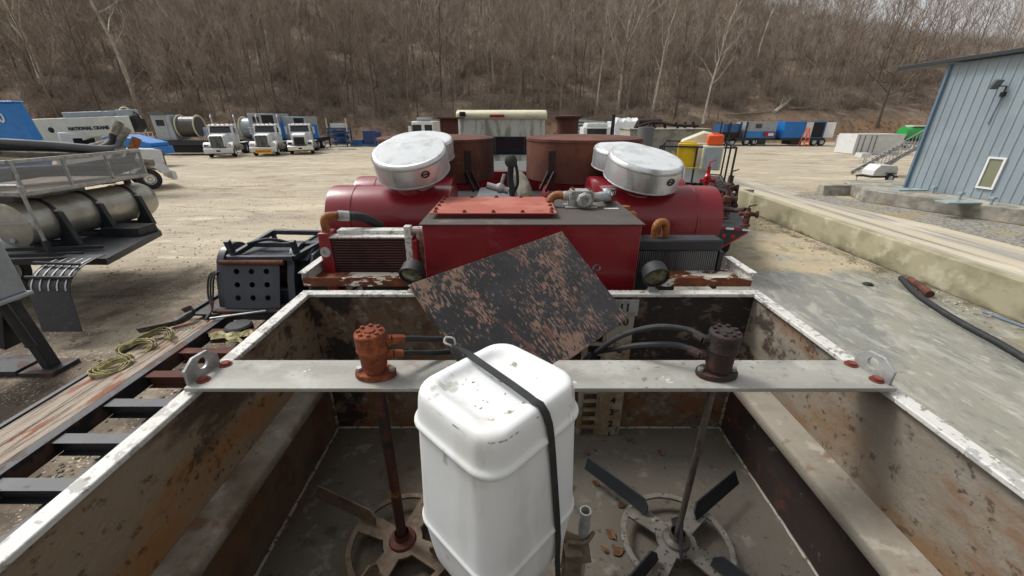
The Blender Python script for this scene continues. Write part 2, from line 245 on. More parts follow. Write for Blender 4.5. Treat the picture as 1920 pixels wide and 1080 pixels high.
M['cream'] = paint('cream_paint', lin('#c9c6a8'), .5, .3)
M['cranewhite'] = paint('ivory_white_paint', lin('#cfcfbf'), .4, .1, .2, .35, lin('#96937f'))
M['yellow'] = paint('yellow_paint', lin('#d9b20c'), .45, .1)
M['orange'] = paint('orange_plastic', lin('#e0541a'), .5, .02)
M['orange_banner'] = mat('amber_banner', lin('#e39a12'), .6)
M['green'] = paint('green_paint', lin('#2f9a4a'), .4, .05)
M['letter'] = mat('black_lettering', lin('#1b1c1e'), .6)
M['letter_white'] = mat('white_lettering', lin('#d5d9dc'), .6)
M['redlight'] = mat('red_lens', lin('#9a1420'), .25)
M['amber'] = mat('amber_lens', lin('#d0622a'), .3)
M['shaft_grey'] = mat('dull_steel_shaft', lin('#5a5650'), .6, .25, layers=[dict(c=lin('#463428'), s=14, a=.5, b=.64, d=8, st=(1, 1, .4), amt=.8), dict(c=lin('#7b776e'), s=20, a=.56, b=.68, d=7, amt=.6)], bump=.1)
M['pane'] = mat('window_pane_reflection', lin('#7d7e69'), .12)  # pale olive base colour paints in what the glass reflects
M['lens'] = mat('yellowed_lamp_lens', lin('#6f6a50'), .2, layers=[dict(c=lin('#4a4736'), s=30, a=.45, b=.6, d=4)])
M['drum'] = paint('dark_cable_drum', lin('#4d4843'), .6, .3)
M['siding'] = mat('blue_steel_siding', lin('#87939a'), .45, .0, layers=[dict(c=lin('#79868d'), s=1.2, a=.45, b=.7, d=6, st=(1, 1, .25), amt=.6), dict(c=lin('#95a1a7'), s=.6, a=.5, b=.7, d=5, amt=.5), dict(c=lin('#5c6c78'), s=4, a=.64, b=.76, d=8, st=(1, 1, .2), amt=.5)], coat=.1)
M['trim'] = mat('blue_trim', lin('#5f7488'), .45)
M['roofmetal'] = mat('dark_roof_edge', lin('#2c3136'), .5, layers=[dict(c=lin('#6f757a'), s=5, a=.6, b=.75, d=6, amt=.6)])
M['hatchblue'] = paint('pale_blue_cover', lin('#8c9c9f'), .6, .2)
M['webbing'] = mat('yellow_webbing', lin('#b8b184'), .85, layers=[dict(c=lin('#7b7650'), s=14, a=.45, b=.62, d=6), dict(c=lin('#c7c096'), s=9, a=.55, b=.68, d=6, amt=.7), dict(c=lin('#4a483a'), s=16, a=.64, b=.72, d=8, amt=.6)], bump=.2, bscale=150)
M['webbing_grey'] = mat('grey_webbing', lin('#55585a'), .85, layers=[dict(c=lin('#393b3d'), s=20, a=.45, b=.6, d=6)], bump=.2, bscale=150)
M['lagging'] = mat('grey_lagging', lin('#8c877a'), .95, layers=[dict(c=lin('#6c675b'), s=9, a=.45, b=.6, d=6)], bump=.5, bscale=25)
M['corefin'] = mat('dirty_cooler_fins', lin('#4d2a2a'), .8, layers=[dict(c=lin('#3a1a1c'), s=5, a=.45, b=.6, d=7), dict(c=lin('#8a7d78'), s=9, a=.62, b=.7, d=8, amt=.5)])
M['radfin'] = mat('grey_radiator_fins', lin('#6f7274'), .55, .4, layers=[dict(c=lin('#484a4c'), s=4, a=.45, b=.64, d=7, st=(1, 1, .3)), dict(c=lin('#9b9da0'), s=12, a=.6, b=.7, d=7, st=(3, 1, .2), amt=.7)])
M['bolt_red'] = mat('red_oxide_bolt', lin('#612619'), .8, layers=[dict(c=lin('#7d3f2c'), s=40, a=.5, b=.6, d=5)])
M['brass'] = mat('rusty_brass_elbow', lin('#8a5529'), .65, .15, layers=[dict(c=lin('#6a3a20'), s=16, a=.48, b=.6, d=7), dict(c=lin('#c08b45'), s=24, a=.6, b=.7, d=6, amt=.6)], bump=.2)
M['alu_cast'] = mat('cast_aluminium', lin('#a5a5a2'), .55, .4, layers=[dict(c=lin('#7f7f7b'), s=20, a=.45, b=.62, d=7), dict(c=lin('#c4c4c0'), s=30, a=.55, b=.68, d=6, amt=.6)], bump=.2, bscale=80)
M['plate_metal'] = mat('scale_plate', lin('#9d978a'), .6, .1, layers=[dict(c=lin('#857255'), s=9, a=.35, b=.6, d=9, mask=[(2, 2.6, 2.45)], mk=.5), dict(c=lin('#3f2f22'), s=14, a=.56, b=.66, d=9, amt=.7, mask=[(2, 2.6, 2.45)], mk=.4)], world=True)
M['impeller_grey'] = mat('bare_steel_impeller', lin('#77726a'), .6, .3, layers=[dict(c=lin('#5f5a50'), s=9, a=.45, b=.62, d=8), dict(c=lin('#1b1816'), s=45, a=.58, b=.63, d=6, amt=.9), dict(c=lin('#b7b3a8'), s=14, a=.58, b=.68, d=7, amt=.7)], bump=.15)
M['impeller_brown'] = mat('brown_steel_impeller', lin('#6a5a49'), .75, layers=[dict(c=lin('#4f4133'), s=9, a=.45, b=.62, d=8), dict(c=lin('#84745f'), s=20, a=.56, b=.68, d=8, amt=.6), dict(c=lin('#4a2415'), s=7, a=.6, b=.7, d=8, amt=.7)], bump=.2)
M['shaft_rust'] = mat('rusty_shaft', lin('#3d2018'), .75, world=True, layers=[dict(c=lin('#5b2c1a'), s=14, a=.45, b=.6, d=8, st=(1, 1, .5)), dict(c=lin('#1d1716'), s=9, a=.4, b=.56, d=8, mask=[(2, 2.15, 2.3)], mk=.35), dict(c=lin('#8a5a28'), s=20, a=.4, b=.55, d=5, mask=[(2, 2.12, 2.17), (2, 2.23, 2.19)], mk=.6)], bump=.15)
M['mesh'] = None
def mesh_screen():
    m = bpy.data.materials.new('fine_wire_mesh'); m.use_nodes = True; nt = m.node_tree; b = nt.nodes['Principled BSDF']
    b.inputs['Base Color'].default_value = (*lin('#a2a4a6'), 1); b.inputs['Roughness'].default_value = .6; b.inputs['Metallic'].default_value = .2
    tc = nt.nodes.new('ShaderNodeTexCoord'); sp = nt.nodes.new('ShaderNodeSeparateXYZ'); nt.links.new(tc.outputs['Object'], sp.inputs[0])
    def stripe(sock):
        a = nt.nodes.new('ShaderNodeMath'); a.operation = 'MULTIPLY'; a.inputs[1].default_value = 85; nt.links.new(sock, a.inputs[0])
        f = nt.nodes.new('ShaderNodeMath'); f.operation = 'FRACT'; nt.links.new(a.outputs[0], f.inputs[0])
        g = nt.nodes.new('ShaderNodeMath'); g.operation = 'LESS_THAN'; g.inputs[1].default_value = .27; nt.links.new(f.outputs[0], g.inputs[0]); return g.outputs[0]
    ad = nt.nodes.new('ShaderNodeMath'); ad.operation = 'ADD'; nt.links.new(sp.outputs[0], ad.inputs[0]); nt.links.new(sp.outputs[1], ad.inputs[1])
    mx = nt.nodes.new('ShaderNodeMath'); mx.operation = 'MAXIMUM'; nt.links.new(stripe(ad.outputs[0]), mx.inputs[0]); nt.links.new(stripe(sp.outputs[2]), mx.inputs[1])
    nt.links.new(mx.outputs[0], b.inputs['Alpha']); return m
M['mesh'] = mesh_screen()
# ------------------------------------------------------------------ geometry
class MB:
    def __init__(s): s.v = []; s.f = []; s.X = Matrix()
    def add(s, vs, fs, X=None):
        k = len(s.v); T = s.X @ X if X is not None else s.X
        s.v += [T @ Vector(p) for p in vs]; s.f += [[i+k for i in f] for f in fs]; return s
    def box(s, lo, hi):
        (a, b, c), (d, e, f) = lo, hi
        return s.add([(a, b, c), (d, b, c), (d, e, c), (a, e, c), (a, b, f), (d, b, f), (d, e, f), (a, e, f)],
                     [(0, 3, 2, 1), (4, 5, 6, 7), (0, 1, 5, 4), (1, 2, 6, 5), (2, 3, 7, 6), (3, 0, 4, 7)])
    def cbox(s, c, size, rot=None):
        h = [x/2 for x in size]; X = Matrix.Translation(c)
        if rot is not None: X = X @ rot
        k = MB().box([-x for x in h], h); return s.add(k.v, k.f, X)
    def bar(s, p0, p1, w, h, up=(0, 0, 1)):
        p0, p1 = Vector(p0), Vector(p1); d = p1-p0; L = d.length; d.normalize(); up = Vector(up)
        if abs(d.dot(up)) > .98: up = Vector((0, 1, 0)) if abs(d.y) < .9 else Vector((1, 0, 0))
        x = d.cross(up).normalized(); z = x.cross(d)
        X = Matrix(((x.x, d.x, z.x, p0.x), (x.y, d.y, z.y, p0.y), (x.z, d.z, z.z, p0.z), (0, 0, 0, 1)))
        k = MB().box((-w/2, 0, -h/2), (w/2, L, h/2)); return s.add(k.v, k.f, X)
    def tube(s, pts, r, n=10, caps=True):
        pts = [Vector(p) for p in pts]; m = len(pts); rs = r if isinstance(r, (list, tuple)) else [r]*m
        t = (pts[1]-pts[0]).normalized(); a = t.orthogonal().normalized(); vs = []; fs = []
        for i in range(m):
            tt = (pts[min(i+1, m-1)]-pts[max(i-1, 0)])
            tt = tt.normalized() if tt.length > 1e-9 else t
            a = (a - tt*a.dot(tt)); a = a.normalized() if a.length > 1e-6 else tt.orthogonal().normalized(); b = tt.cross(a)
            for j in range(n): vs.append(pts[i]+(a*cos(2*pi*j/n)+b*sin(2*pi*j/n))*rs[i])
        for i in range(m-1):
            for j in range(n): fs.append((i*n+j, i*n+(j+1) % n, (i+1)*n+(j+1) % n, (i+1)*n+j))
        if caps: fs += [tuple(range(n))[::-1], tuple(range((m-1)*n, m*n))]
        return s.add(vs, fs)
    def cyl(s, p0, p1, r, n=24, r2=None): return s.tube([p0, p1], [r, r if r2 is None else r2], n)
    def lathe(s, prof, n=32, org=(0, 0, 0), axis=(0, 0, 1), a0=0., a1=2*pi):
        q = Vector((0, 0, 1)).rotation_difference(Vector(axis).normalized()).to_matrix().to_4x4(); X = Matrix.Translation(org) @ q
        full = abs(a1-a0-2*pi) < 1e-6; vs = []; fs = []; m = len(prof); k = n if full else n+1
        for (r, z) in prof:
            for j in range(k):
                a = a0+(a1-a0)*j/n; vs.append((max(r, 1e-5)*cos(a), max(r, 1e-5)*sin(a), z))
        for i in range(m-1):
            for j in range(n): fs.append((i*k+j, i*k+(j+1) % k, (i+1)*k+(j+1) % k, (i+1)*k+j))
        return s.add(vs, fs, X)
    def prism(s, poly, d0, d1, axis='x'):
        n = len(poly)
        mk = {'x': lambda u, v, d: (d, u, v), 'y': lambda u, v, d: (u, d, v), 'z': lambda u, v, d: (u, v, d)}[axis]
        return s.add([mk(u, v, d0) for u, v in poly]+[mk(u, v, d1) for u, v in poly],
                     [tuple(range(n))[::-1], tuple(range(n, 2*n))]+[(i, (i+1) % n, n+(i+1) % n, n+i) for i in range(n)])
    def slab(s, pts, t):
        pts = [Vector(p) for p in pts]; nrm = (pts[1]-pts[0]).cross(pts[2]-pts[0]).normalized(); n = len(pts)
        return s.add(pts+[p-nrm*t for p in pts], [tuple(range(n)), tuple(range(n, 2*n))[::-1]]+[(i, n+i, n+(i+1) % n, (i+1) % n) for i in range(n)])
    def ribbon(s, pts, w, t, side):
        pts = [Vector(p) for p in pts]; vs = []; fs = []; m = len(pts)
        for i, p in enumerate(pts):
            d = (pts[min(i+1, m-1)]-pts[max(i-1, 0)]).normalized(); sd = Vector(side[i] if isinstance(side, list) else side); sd = (sd-d*sd.dot(d)).normalized(); u = sd.cross(d)
            vs += [p-sd*w/2-u*t/2, p+sd*w/2-u*t/2, p+sd*w/2+u*t/2, p-sd*w/2+u*t/2]
        for i in range(m-1):
            for j in range(4): fs.append((i*4+j, i*4+(j+1) % 4, i*4+4+(j+1) % 4, i*4+4+j))
        return s.add(vs, fs+[(0, 3, 2, 1), tuple(range(m*4-4, m*4))])
    def sphere(s, c, r, n=12, sq=(1, 1, 1)):
        vs = [(0, 0, -1)]; fs = []; m = n//2
        for i in range(1, m):
            a = -pi/2+pi*i/m
            for j in range(n): vs.append((cos(a)*cos(2*pi*j/n), cos(a)*sin(2*pi*j/n), sin(a)))
        vs.append((0, 0, 1)); e = len(vs)-1
        for j in range(n): fs.append((0, 1+(j+1) % n, 1+j)); fs.append((e, 1+(m-2)*n+j, 1+(m-2)*n+(j+1) % n))
        for i in range(m-2):
            for j in range(n): fs.append((1+i*n+j, 1+i*n+(j+1) % n, 1+(i+1)*n+(j+1) % n, 1+(i+1)*n+j))
        return s.add([(v[0]*r*sq[0]+c[0], v[1]*r*sq[1]+c[1], v[2]*r*sq[2]+c[2]) for v in vs], fs)
    def build(s, name, m, parent=None, label=None, smooth=True, bevel=0., angle=35, fixn=True, kind=None, loc=None):
        me = bpy.data.meshes.new(name); off = Vector((0, 0, 0)); q = parent
        while q is not None: off += q.location; q = q.parent
        if loc is not None: off = Vector(loc)
        me.from_pydata([tuple(p-off) for p in s.v], [], s.f); me.validate()
        if fixn:
            b = bmesh.new(); b.from_mesh(me); bmesh.ops.recalc_face_normals(b, faces=b.faces); b.to_mesh(me); b.free()
        me.materials.append(M[m] if isinstance(m, str) else m)
        if smooth:
            me.polygons.foreach_set('use_smooth', [True]*len(me.polygons)); me.set_sharp_from_angle(angle=radians(angle))
        o = bpy.data.objects.new(name, me); COL.objects.link(o); o.parent = parent
        if loc is not None: o.location = loc
        if bevel:
            w = o.modifiers.new('bevel', 'BEVEL'); w.width = bevel; w.segments = 2; w.limit_method = 'ANGLE'; w.angle_limit = radians(40); w.harden_normals = False
        if label: o['label'] = label
        if kind: o['kind'] = kind
        return o
def thing(name, label, cat, loc=(0, 0, 0), group=None):
    o = bpy.data.objects.new(name, None); COL.objects.link(o); o.location = loc; o.empty_display_size = .3
    o['label'] = label; o['category'] = cat
    if group: o['group'] = group
    return o
def tag(o, label, cat, group=None):
    o['label'] = label; o['category'] = cat
    if group: o['group'] = group
    return o
def copy_tree(o, parent=None):
    c = o.copy(); COL.objects.link(c); c.parent = parent
    for ch in list(o.children): copy_tree(ch, c)
    return c
def text(name, body, size, m, parent, X, ext=.002, bold=0., spacing=1.):
    cu = bpy.data.curves.new(name, 'FONT'); cu.body = body; cu.size = size; cu.extrude = ext; cu.offset = bold; cu.space_character = spacing
    cu.align_x = 'CENTER'; cu.align_y = 'CENTER'; cu.resolution_u = 2
    t = bpy.data.objects.new(name, cu); COL.objects.link(t); bpy.context.view_layer.update()
    me = bpy.data.meshes.new_from_object(t.evaluated_get(bpy.context.evaluated_depsgraph_get())); bpy.data.objects.remove(t)
    me.transform(X); off = Vector((0, 0, 0)); q = parent
    while q is not None: off += q.location; q = q.parent
    me.transform(Matrix.Translation(-off)); me.materials.clear(); me.materials.append(M[m])
    o = bpy.data.objects.new(name, me); COL.objects.link(o); o.parent = parent; return o
def frame(org, right, up):      # text plane: local x -> right, y -> up
    r = Vector(right).normalized(); u = Vector(up); u = (u-r*u.dot(r)).normalized(); n = r.cross(u); o = Vector(org)
    return Matrix(((r.x, u.x, n.x, o.x), (r.y, u.y, n.y, o.y), (r.z, u.z, n.z, o.z), (0, 0, 0, 1)))
def curve(pts, n=8):            # smooth path through points
    pts = [Vector(p) for p in pts]; q = [pts[0]*2-pts[1]]+pts+[pts[-1]*2-pts[-2]]; out = []
    for i in range(1, len(q)-2):
        a, b, c, d = q[i-1:i+3]
        for k in range(n):
            t = k/n; out.append(.5*((2*b)+(c-a)*t+(2*a-5*b+4*c-d)*t*t+(3*b-a-3*c+d)*t**3))
    return out+[pts[-1]]
# ------------------------------------------------------------------ ground, hill, road
def sst(a, b, x):
    t = min(1, max(0, (x-a)/(b-a))); return t*t*(3-2*t)
def lerp_table(tab, x):
    if x <= tab[0][0]: return tab[0][1]
    for (a, va), (b, vb) in zip(tab, tab[1:]):
        if x <= b: return va+(vb-va)*(x-a)/(b-a)
    return tab[-1][1]
from mathutils import noise as _n
def foot(x): return lerp_table([(-120, 52), (-60, 57), (-20, 62), (20, 64), (40, 65), (70, 72), (130, 80), (200, 84)], x)+2.5*_n.noise((x*.06, 3.1, 0))
def crest(x): return lerp_table([(-200, 70), (30, 66), (55, 52), (80, 33), (104, 24.5), (140, 21.5), (240, 21)], x)
def hill_z(x, y):
    t = y-foot(x)
    if t <= 0: return -.15
    z = 1.6*sst(0, 2.5, t)*(1.2 if x > 25 else .7)+.5*t+.9*_n.noise((x*.09, y*.09, 1))*sst(0, 12, t)+.35*_n.noise((x*.35, y*.35, 2))*sst(0, 6, t)
    c = crest(x); k = 3.
    z = c-k*math.log(1+math.exp(min(30, (c-z)/k))) if z < c+60 else c
    return max(-.15, z + (1.2*_n.noise((x*.12, y*.12, 5)) if z > c*.9 else 0)*.4)
g = MB(); n = 40; ext = 900.
for j in range(n+1):
    for i in range(n+1): g.v.append(Vector((-ext+2*ext*i/n, -ext+2*ext*j/n, 0)))
for j in range(n):
    for i in range(n): k = j*(n+1)+i; g.f.append((k, k+1, k+n+2, k+n+1))
g.build('ground', 'gravel', kind='structure', smooth=False, fixn=False)
g = MB(); xs = [-210+3*i for i in range(154)]; ys = [48+3*j for j in range(60)]
for y in ys:
    for x in xs: g.v.append(Vector((x, y, hill_z(x, y))))
for j in range(len(ys)-1):
    for i in range(len(xs)-1): k = j*len(xs)+i; g.f.append((k, k+1, k+len(xs)+1, k+len(xs)))
g.build('hill', 'litter', kind='structure', fixn=False, angle=180)
def sheet(name, poly, z, m):
    b = MB(); b.add([(x, y, z) for x, y in poly], [tuple(range(len(poly)))]); return b.build(name, m, kind='structure', smooth=False, fixn=False)
sheet('wet_concrete_pad', [(-.6, -8), (9.62, -8), (9.62, 18.4), (4, 16), (.2, 11)], .004, 'pad')
sheet('gravel_road', [(9.9, -8), (15.6, -8), (15.2, 14), (14.6, 24), (11.5, 34), (7.5, 34), (9.9, 22)], .004, 'road')
sheet('stone_verge', [(15.6, -8), (24, -8), (20, 10), (16.2, 18.2), (15.2, 21), (13.9, 20), (15.2, 14)], .008, 'stones')
def on_hill(px, py):
    r = ray(px, py); t = 40.
    while t < 260:
        p = Vector((0, 0, H))+r*t
        if p.z < hill_z(p.x, p.y): return Vector((p.x, p.y, hill_z(p.x, p.y)))
        t += .25
    return Vector((0, 0, H))+r*200
# ------------------------------------------------------------------ trees
def prism_seg(b, p0, p1, r0, r1, n=3):
    d = (p1-p0); L = d.length
    if L < 1e-5: return
    d /= L; a = d.orthogonal().normalized(); c = d.cross(a); k = len(b.v)
    for p, r in ((p0, r0), (p1, r1)):
        for j in range(n):
            t = 2*pi*j/n; b.v.append(p+(a*cos(t)+c*sin(t))*r)
    for j in range(n): b.f.append((k+j, k+(j+1) % n, k+n+(j+1) % n, k+n+j))
def grow(seed, h, r0, limbs=16, subs=5, twigs=4, lean=(0, 0), wob=.03, first=.28, fork=False, up=.75, thick=.02, reach=.42):
    R = random.Random(seed); tr, cr = MB(), MB(); nseg = 9; pts = []; off = Vector((0, 0, 0))
    for i in range(nseg+1):
        t = i/nseg; off += Vector((R.uniform(-1, 1), R.uniform(-1, 1), 0))*h*wob*.5
        pts.append(Vector((lean[0]*t*t*h, lean[1]*t*t*h, t*h))+off*t)
    rad = [r0*(1.25 if i == 0 else 1)*(1-.86*(i/nseg)**.9) for i in range(nseg+1)]
    tr.tube(pts, rad, 6, False)
    def at_(t):
        k = min(nseg-1, int(t*nseg)); q = t*nseg-k; return pts[k].lerp(pts[k+1], q), rad[k]+(rad[k+1]-rad[k])*q
    def branch(p, d, L, r, lvl):
        seg = 4 if lvl == 1 else 2; q = p.copy(); dd = d.copy(); path = [q.copy()]
        for i in range(seg):
            dd = (dd+Vector((R.uniform(-.25, .25), R.uniform(-.25, .25), R.uniform(-.08, .3)))).normalized(); q = q+dd*L/seg; path.append(q.copy())
        B = tr if lvl == 1 else cr
        for i in range(seg): prism_seg(B, path[i], path[i+1], r*(1-.8*i/seg), r*(1-.8*(i+1)/seg), 4 if lvl == 1 else 3)
        if lvl == 1: m, f = subs, .5
        elif lvl == 2: m, f = twigs, .55
        else: return
        for i in range(m):
            t = R.uniform(.25, 1.); k = min(seg-1, int(t*seg)); b = path[k].lerp(path[k+1], t*seg-k); a = (path[k+1]-path[k]).normalized()
            s = Vector((R.uniform(-1, 1), R.uniform(-1, 1), R.uniform(-.5, .9)))
            s = (a*.8+s*.75+Vector((0, 0, .2))).normalized()
            branch(b, s, L*f*R.uniform(.6, 1.15)*(1.1-.4*t), max(thick*(.8 if lvl == 2 else 1.1), r*.45*(1-.5*t)), lvl+1)
    if fork:
        for sg in (-1, 1):
            p, r = at_(.42+.08*sg); d = Vector((.55*sg, R.uniform(-.3, .3), .85)).normalized(); branch(p, d, h*.5, r*.8, 1)
    for i in range(limbs):
        t = first+(1-first)*((i+R.random())/limbs); p, r = at_(min(.985, t)); a = i*2.4+R.uniform(-.5, .5); e = up*R.uniform(.6, 1.3)
        branch(p, Vector((cos(a)*cos(e), sin(a)*cos(e), sin(e))), h*reach*(1.08-.72*t)*R.uniform(.7, 1.2), max(thick*1.2, r*.55), 1)
    return tr, cr
def two_mat(name, a, b, ma, mb):
    me = bpy.data.meshes.new(name); k = len(a.v)
    me.from_pydata([tuple(p) for p in a.v+b.v], [], a.f+[[i+k for i in f] for f in b.f]); me.materials.append(M[ma]); me.materials.append(M[mb])
    me.polygons.foreach_set('material_index', [0]*len(a.f)+[1]*len(b.f)); me.update(); return bpy.data.objects.new(name, me)
wood = bpy.data.collections.new('woodland_kinds')
kinds = [('bark', 'twig', dict(limbs=22, first=.15, reach=.48)), ('bark', 'twig2', dict(limbs=20, up=.75, reach=.4)), ('bark2', 'twig', dict(limbs=20, first=.2, up=.6)), ('bark_dark', 'twig2', dict(limbs=18, reach=.5, up=.6)),
         ('bark2', 'twig', dict(limbs=22, reach=.38, up=.7)), ('bark', 'twig2', dict(fork=True)), ('bark', 'twig', dict(limbs=22, first=.12, up=.8)), ('bark_dark', 'twig', dict(first=.18, limbs=20)),
         ('bark2', 'twig2', dict(limbs=18, first=.15, reach=.5, up=.55))]
for i, (a, b, kw) in enumerate(kinds):
    tr, cr = grow(100+i, 15, .105, twigs=6, thick=.015, **kw); wood.objects.link(two_mat('woodland_tree', tr, cr, a, b))
brush = bpy.data.collections.new('brush_kinds')
for i in range(5):
    R = random.Random(900+i); a, b = MB(), MB()
    for k in range(34):
        p = Vector((R.gauss(0, .9), R.gauss(0, .9), 0)); d = Vector((R.gauss(0, .5), R.gauss(0, .5), 1)).normalized(); L = R.uniform(1., 3.2); q = p+d*L*.5
        e = q+(d+Vector((R.gauss(0, .3), R.gauss(0, .3), 0))).normalized()*L*.5; prism_seg(a, p, q, .025, .018); prism_seg(a, q, e, .018, .008)
        for j in range(5):
            t = R.random(); s = q.lerp(e, t); prism_seg(b, s, s+Vector((R.gauss(0, .5), R.gauss(0, .5), R.uniform(0, .7)))*.9, .012, .006)
    brush.objects.link(two_mat('brush_clump', a, b, ['bark', 'bark2', 'bark_dark'][i % 3], ['twig', 'twig2'][i % 2]))
def scatter(name, pts, coll, smin, smax, seed, mat_):
    me = bpy.data.meshes.new(name); me.from_pydata([tuple(p) for p in pts], [], []); o = bpy.data.objects.new(name, me); COL.objects.link(o); o['kind'] = 'stuff'
    ng = bpy.data.node_groups.new(name, 'GeometryNodeTree'); ng.interface.new_socket('Geometry', in_out='INPUT', socket_type='NodeSocketGeometry'); ng.interface.new_socket('Geometry', in_out='OUTPUT', socket_type='NodeSocketGeometry')
    N, L = ng.nodes.new, ng.links.new; gi, go = N('NodeGroupInput'), N('NodeGroupOutput'); ip = N('GeometryNodeInstanceOnPoints'); ci = N('GeometryNodeCollectionInfo')
    ci.inputs['Collection'].default_value = coll; ci.inputs['Separate Children'].default_value = True; ci.inputs['Reset Children'].default_value = True
    mp = N('GeometryNodeMeshToPoints'); L(gi.outputs[0], mp.inputs[0]); L(mp.outputs[0], ip.inputs['Points']); L(ci.outputs[0], ip.inputs['Instance']); ip.inputs['Pick Instance'].default_value = True
    ri = N('FunctionNodeRandomValue'); ri.data_type = 'INT'; ri.inputs[4].default_value = 0; ri.inputs[5].default_value = len(coll.objects)-1; ri.inputs['Seed'].default_value = seed; L(ri.outputs[2], ip.inputs['Instance Index'])
    rr = N('FunctionNodeRandomValue'); rr.data_type = 'FLOAT_VECTOR'; rr.inputs[0].default_value = (-.06, -.06, 0); rr.inputs[1].default_value = (.06, .06, 6.283); rr.inputs['Seed'].default_value = seed+1; L(rr.outputs[0], ip.inputs['Rotation'])
    rs = N('FunctionNodeRandomValue'); rs.data_type = 'FLOAT'; rs.inputs[2].default_value = smin; rs.inputs[3].default_value = smax; rs.inputs['Seed'].default_value = seed+2; L(rs.outputs[1], ip.inputs['Scale'])
    L(ip.outputs[0], go.inputs[0]); md = o.modifiers.new('scatter', 'NODES'); md.node_group = ng; return o
R = random.Random(5); tp, bp_ = [], []
while len(tp) < 1250:
    y = R.uniform(54, 205); x = R.uniform(-1.22*y, 1.22*y); t = y-foot(x)
    if t < 3 or t > crest(x)/.5+(14 if x < 50 else 3) or (x > 52 and t > crest(x)/.5-40 and R.random() < .72) or R.random() < .25*_n.noise((x*.05, y*.05, 9))+.1: continue
    if x > 25 and t < 7: continue
    tp.append((x, y, hill_z(x, y)-.1))
while len(bp_) < 3200:
    y = R.uniform(54, 170); x = R.uniform(-1.2*y, 1.2*y); t = y-foot(x)
    if t < 1.5 or t > 95 or (x > 28 and t < 5) or R.random() < t/150: continue
    bp_.append((x, y, hill_z(x, y)-.05))
scatter('woodland', tp, wood, .7, 1.25, 3, 0)
scatter('undergrowth', bp_, brush, .55, 1.15, 13, 0)
def tree(name, label, base, h, r0, ba, tw, group=None, cat='tree', rot=0., **kw):
    t = thing(name, label, cat, base-Vector((0, 0, .15)), group); tr, cr = grow(int(abs(base.x*31+base.y*17))+3, h, r0, **kw)
    X = Matrix.Translation(t.location) @ Matrix.Rotation(rot, 4, 'Z')
    for nm, b, m in (('trunk', tr, ba), ('crown', cr, tw)):
        b.v = [X @ p for p in b.v]; b.build(nm, m, t, fixn=False, angle=60)
    return t
def hb(px, py): return on_hill(px, py)
PALE = ('bark_pale', 'twig_pale')
tree('pale_tree', 'pale white-barked tree with a wide fan of bare branches, right of the rusty exhaust stack', hb(1158, 212), 17.5, .3, *PALE, limbs=13, first=.42, up=.85, reach=.62, lean=(.06, 0), fork=True, thick=.032)
tree('pale_tree', 'slim pale tree just right of the fan-crowned white tree', hb(1222, 222), 16, .2, *PALE, limbs=12, first=.35, up=1.0, lean=(.04, 0), thick=.025)
tree('pale_tree', 'slim white trunk standing just left of the fan-crowned white tree', hb(1118, 214), 15, .17, *PALE, limbs=9, first=.45, up=1., thick=.022)
tree('pale_tree', 'crooked pale sycamore with a forked trunk above the blue mast at far left', hb(88, 172), 19, .42, *PALE, limbs=9, first=.35, up=.7, fork=True, wob=.06, reach=.5, thick=.045)
tree('pale_tree', 'grey-white sycamore leaning left, above the tip of the white crane boom', hb(258, 196), 20, .36, 'bark_pale', 'twig_pale', limbs=10, first=.38, up=.8, lean=(-.1, 0), wob=.05, thick=.045)
tree('pale_tree', 'pale upright tree above the white truck with the amber banner', hb(512, 140), 13, .18, *PALE, limbs=9, first=.5, up=1., thick=.022)
tree('pale_tree', 'pale many-branched tree high on the slope directly above the white cab roof', hb(925, 160), 15, .18, *PALE, limbs=13, first=.5, up=.8, wob=.05, thick=.026)
tree('pale_tree', 'pale slanting tree above the grey concrete tank on the right', hb(1318, 232), 15, .19, *PALE, limbs=12, first=.3, up=.9, lean=(.12, 0), thick=.026)
tree('pale_tree', 'pale leaning trunk high on the slope above the dark blue unit', hb(1418, 120), 15, .2, *PALE, limbs=10, first=.5, up=.95, lean=(.16, 0), thick=.024)
tree('pale_tree', 'pale forked tree on the ridge just above the shed roof', hb(1893, 108), 9, .2, *PALE, limbs=9, first=.3, up=.8, fork=True, thick=.03)
tree('pale_tree', 'tall pale trunk high on the slope above the right rusty exhaust stack', hb(1072, 110), 15, .17, *PALE, limbs=8, first=.5, up=1., thick=.022)
tree('dark_tree', 'dark upright tree with one long low limb, left of the blue shed', hb(1642, 246), 15.5, .24, 'bark_dark', 'twig2', limbs=16, first=.3, up=.65, reach=.5, thick=.028)
tree('dark_tree', 'thick dark trunk leaning left at the top left of the slope', hb(58, 130), 21, .48, 'bark_dark', 'twig2', limbs=11, first=.35, up=.8, lean=(-.12, 0), thick=.03)
tree('dark_tree', 'dark forked tree on the slope above the silver caps on the left', hb(828, 205), 17, .24, 'bark_dark', 'twig', limbs=16, first=.35, up=.8, fork=True, thick=.028)
R = random.Random(77); k = 0
for i in range(46):
    px = 300+1330*(i+R.random())/46
    b = hb(px, R.uniform(200, 240) if px < 1400 else R.uniform(190, 215))
    tree('hillside_tree', 'slender bare grey-brown tree among the many at the foot of the wooded hill', b, R.uniform(10, 15.5), R.uniform(.07, .13), R.choice(['bark', 'bark2', 'bark_dark', 'bark']), R.choice(['twig', 'twig2']),
         'bare trees along the foot of the hill', rot=R.random()*6, limbs=R.choice([9, 12, 14]), first=R.uniform(.25, .5), up=R.uniform(.7, 1.05), lean=(R.uniform(-.08, .08), 0), thick=.02)
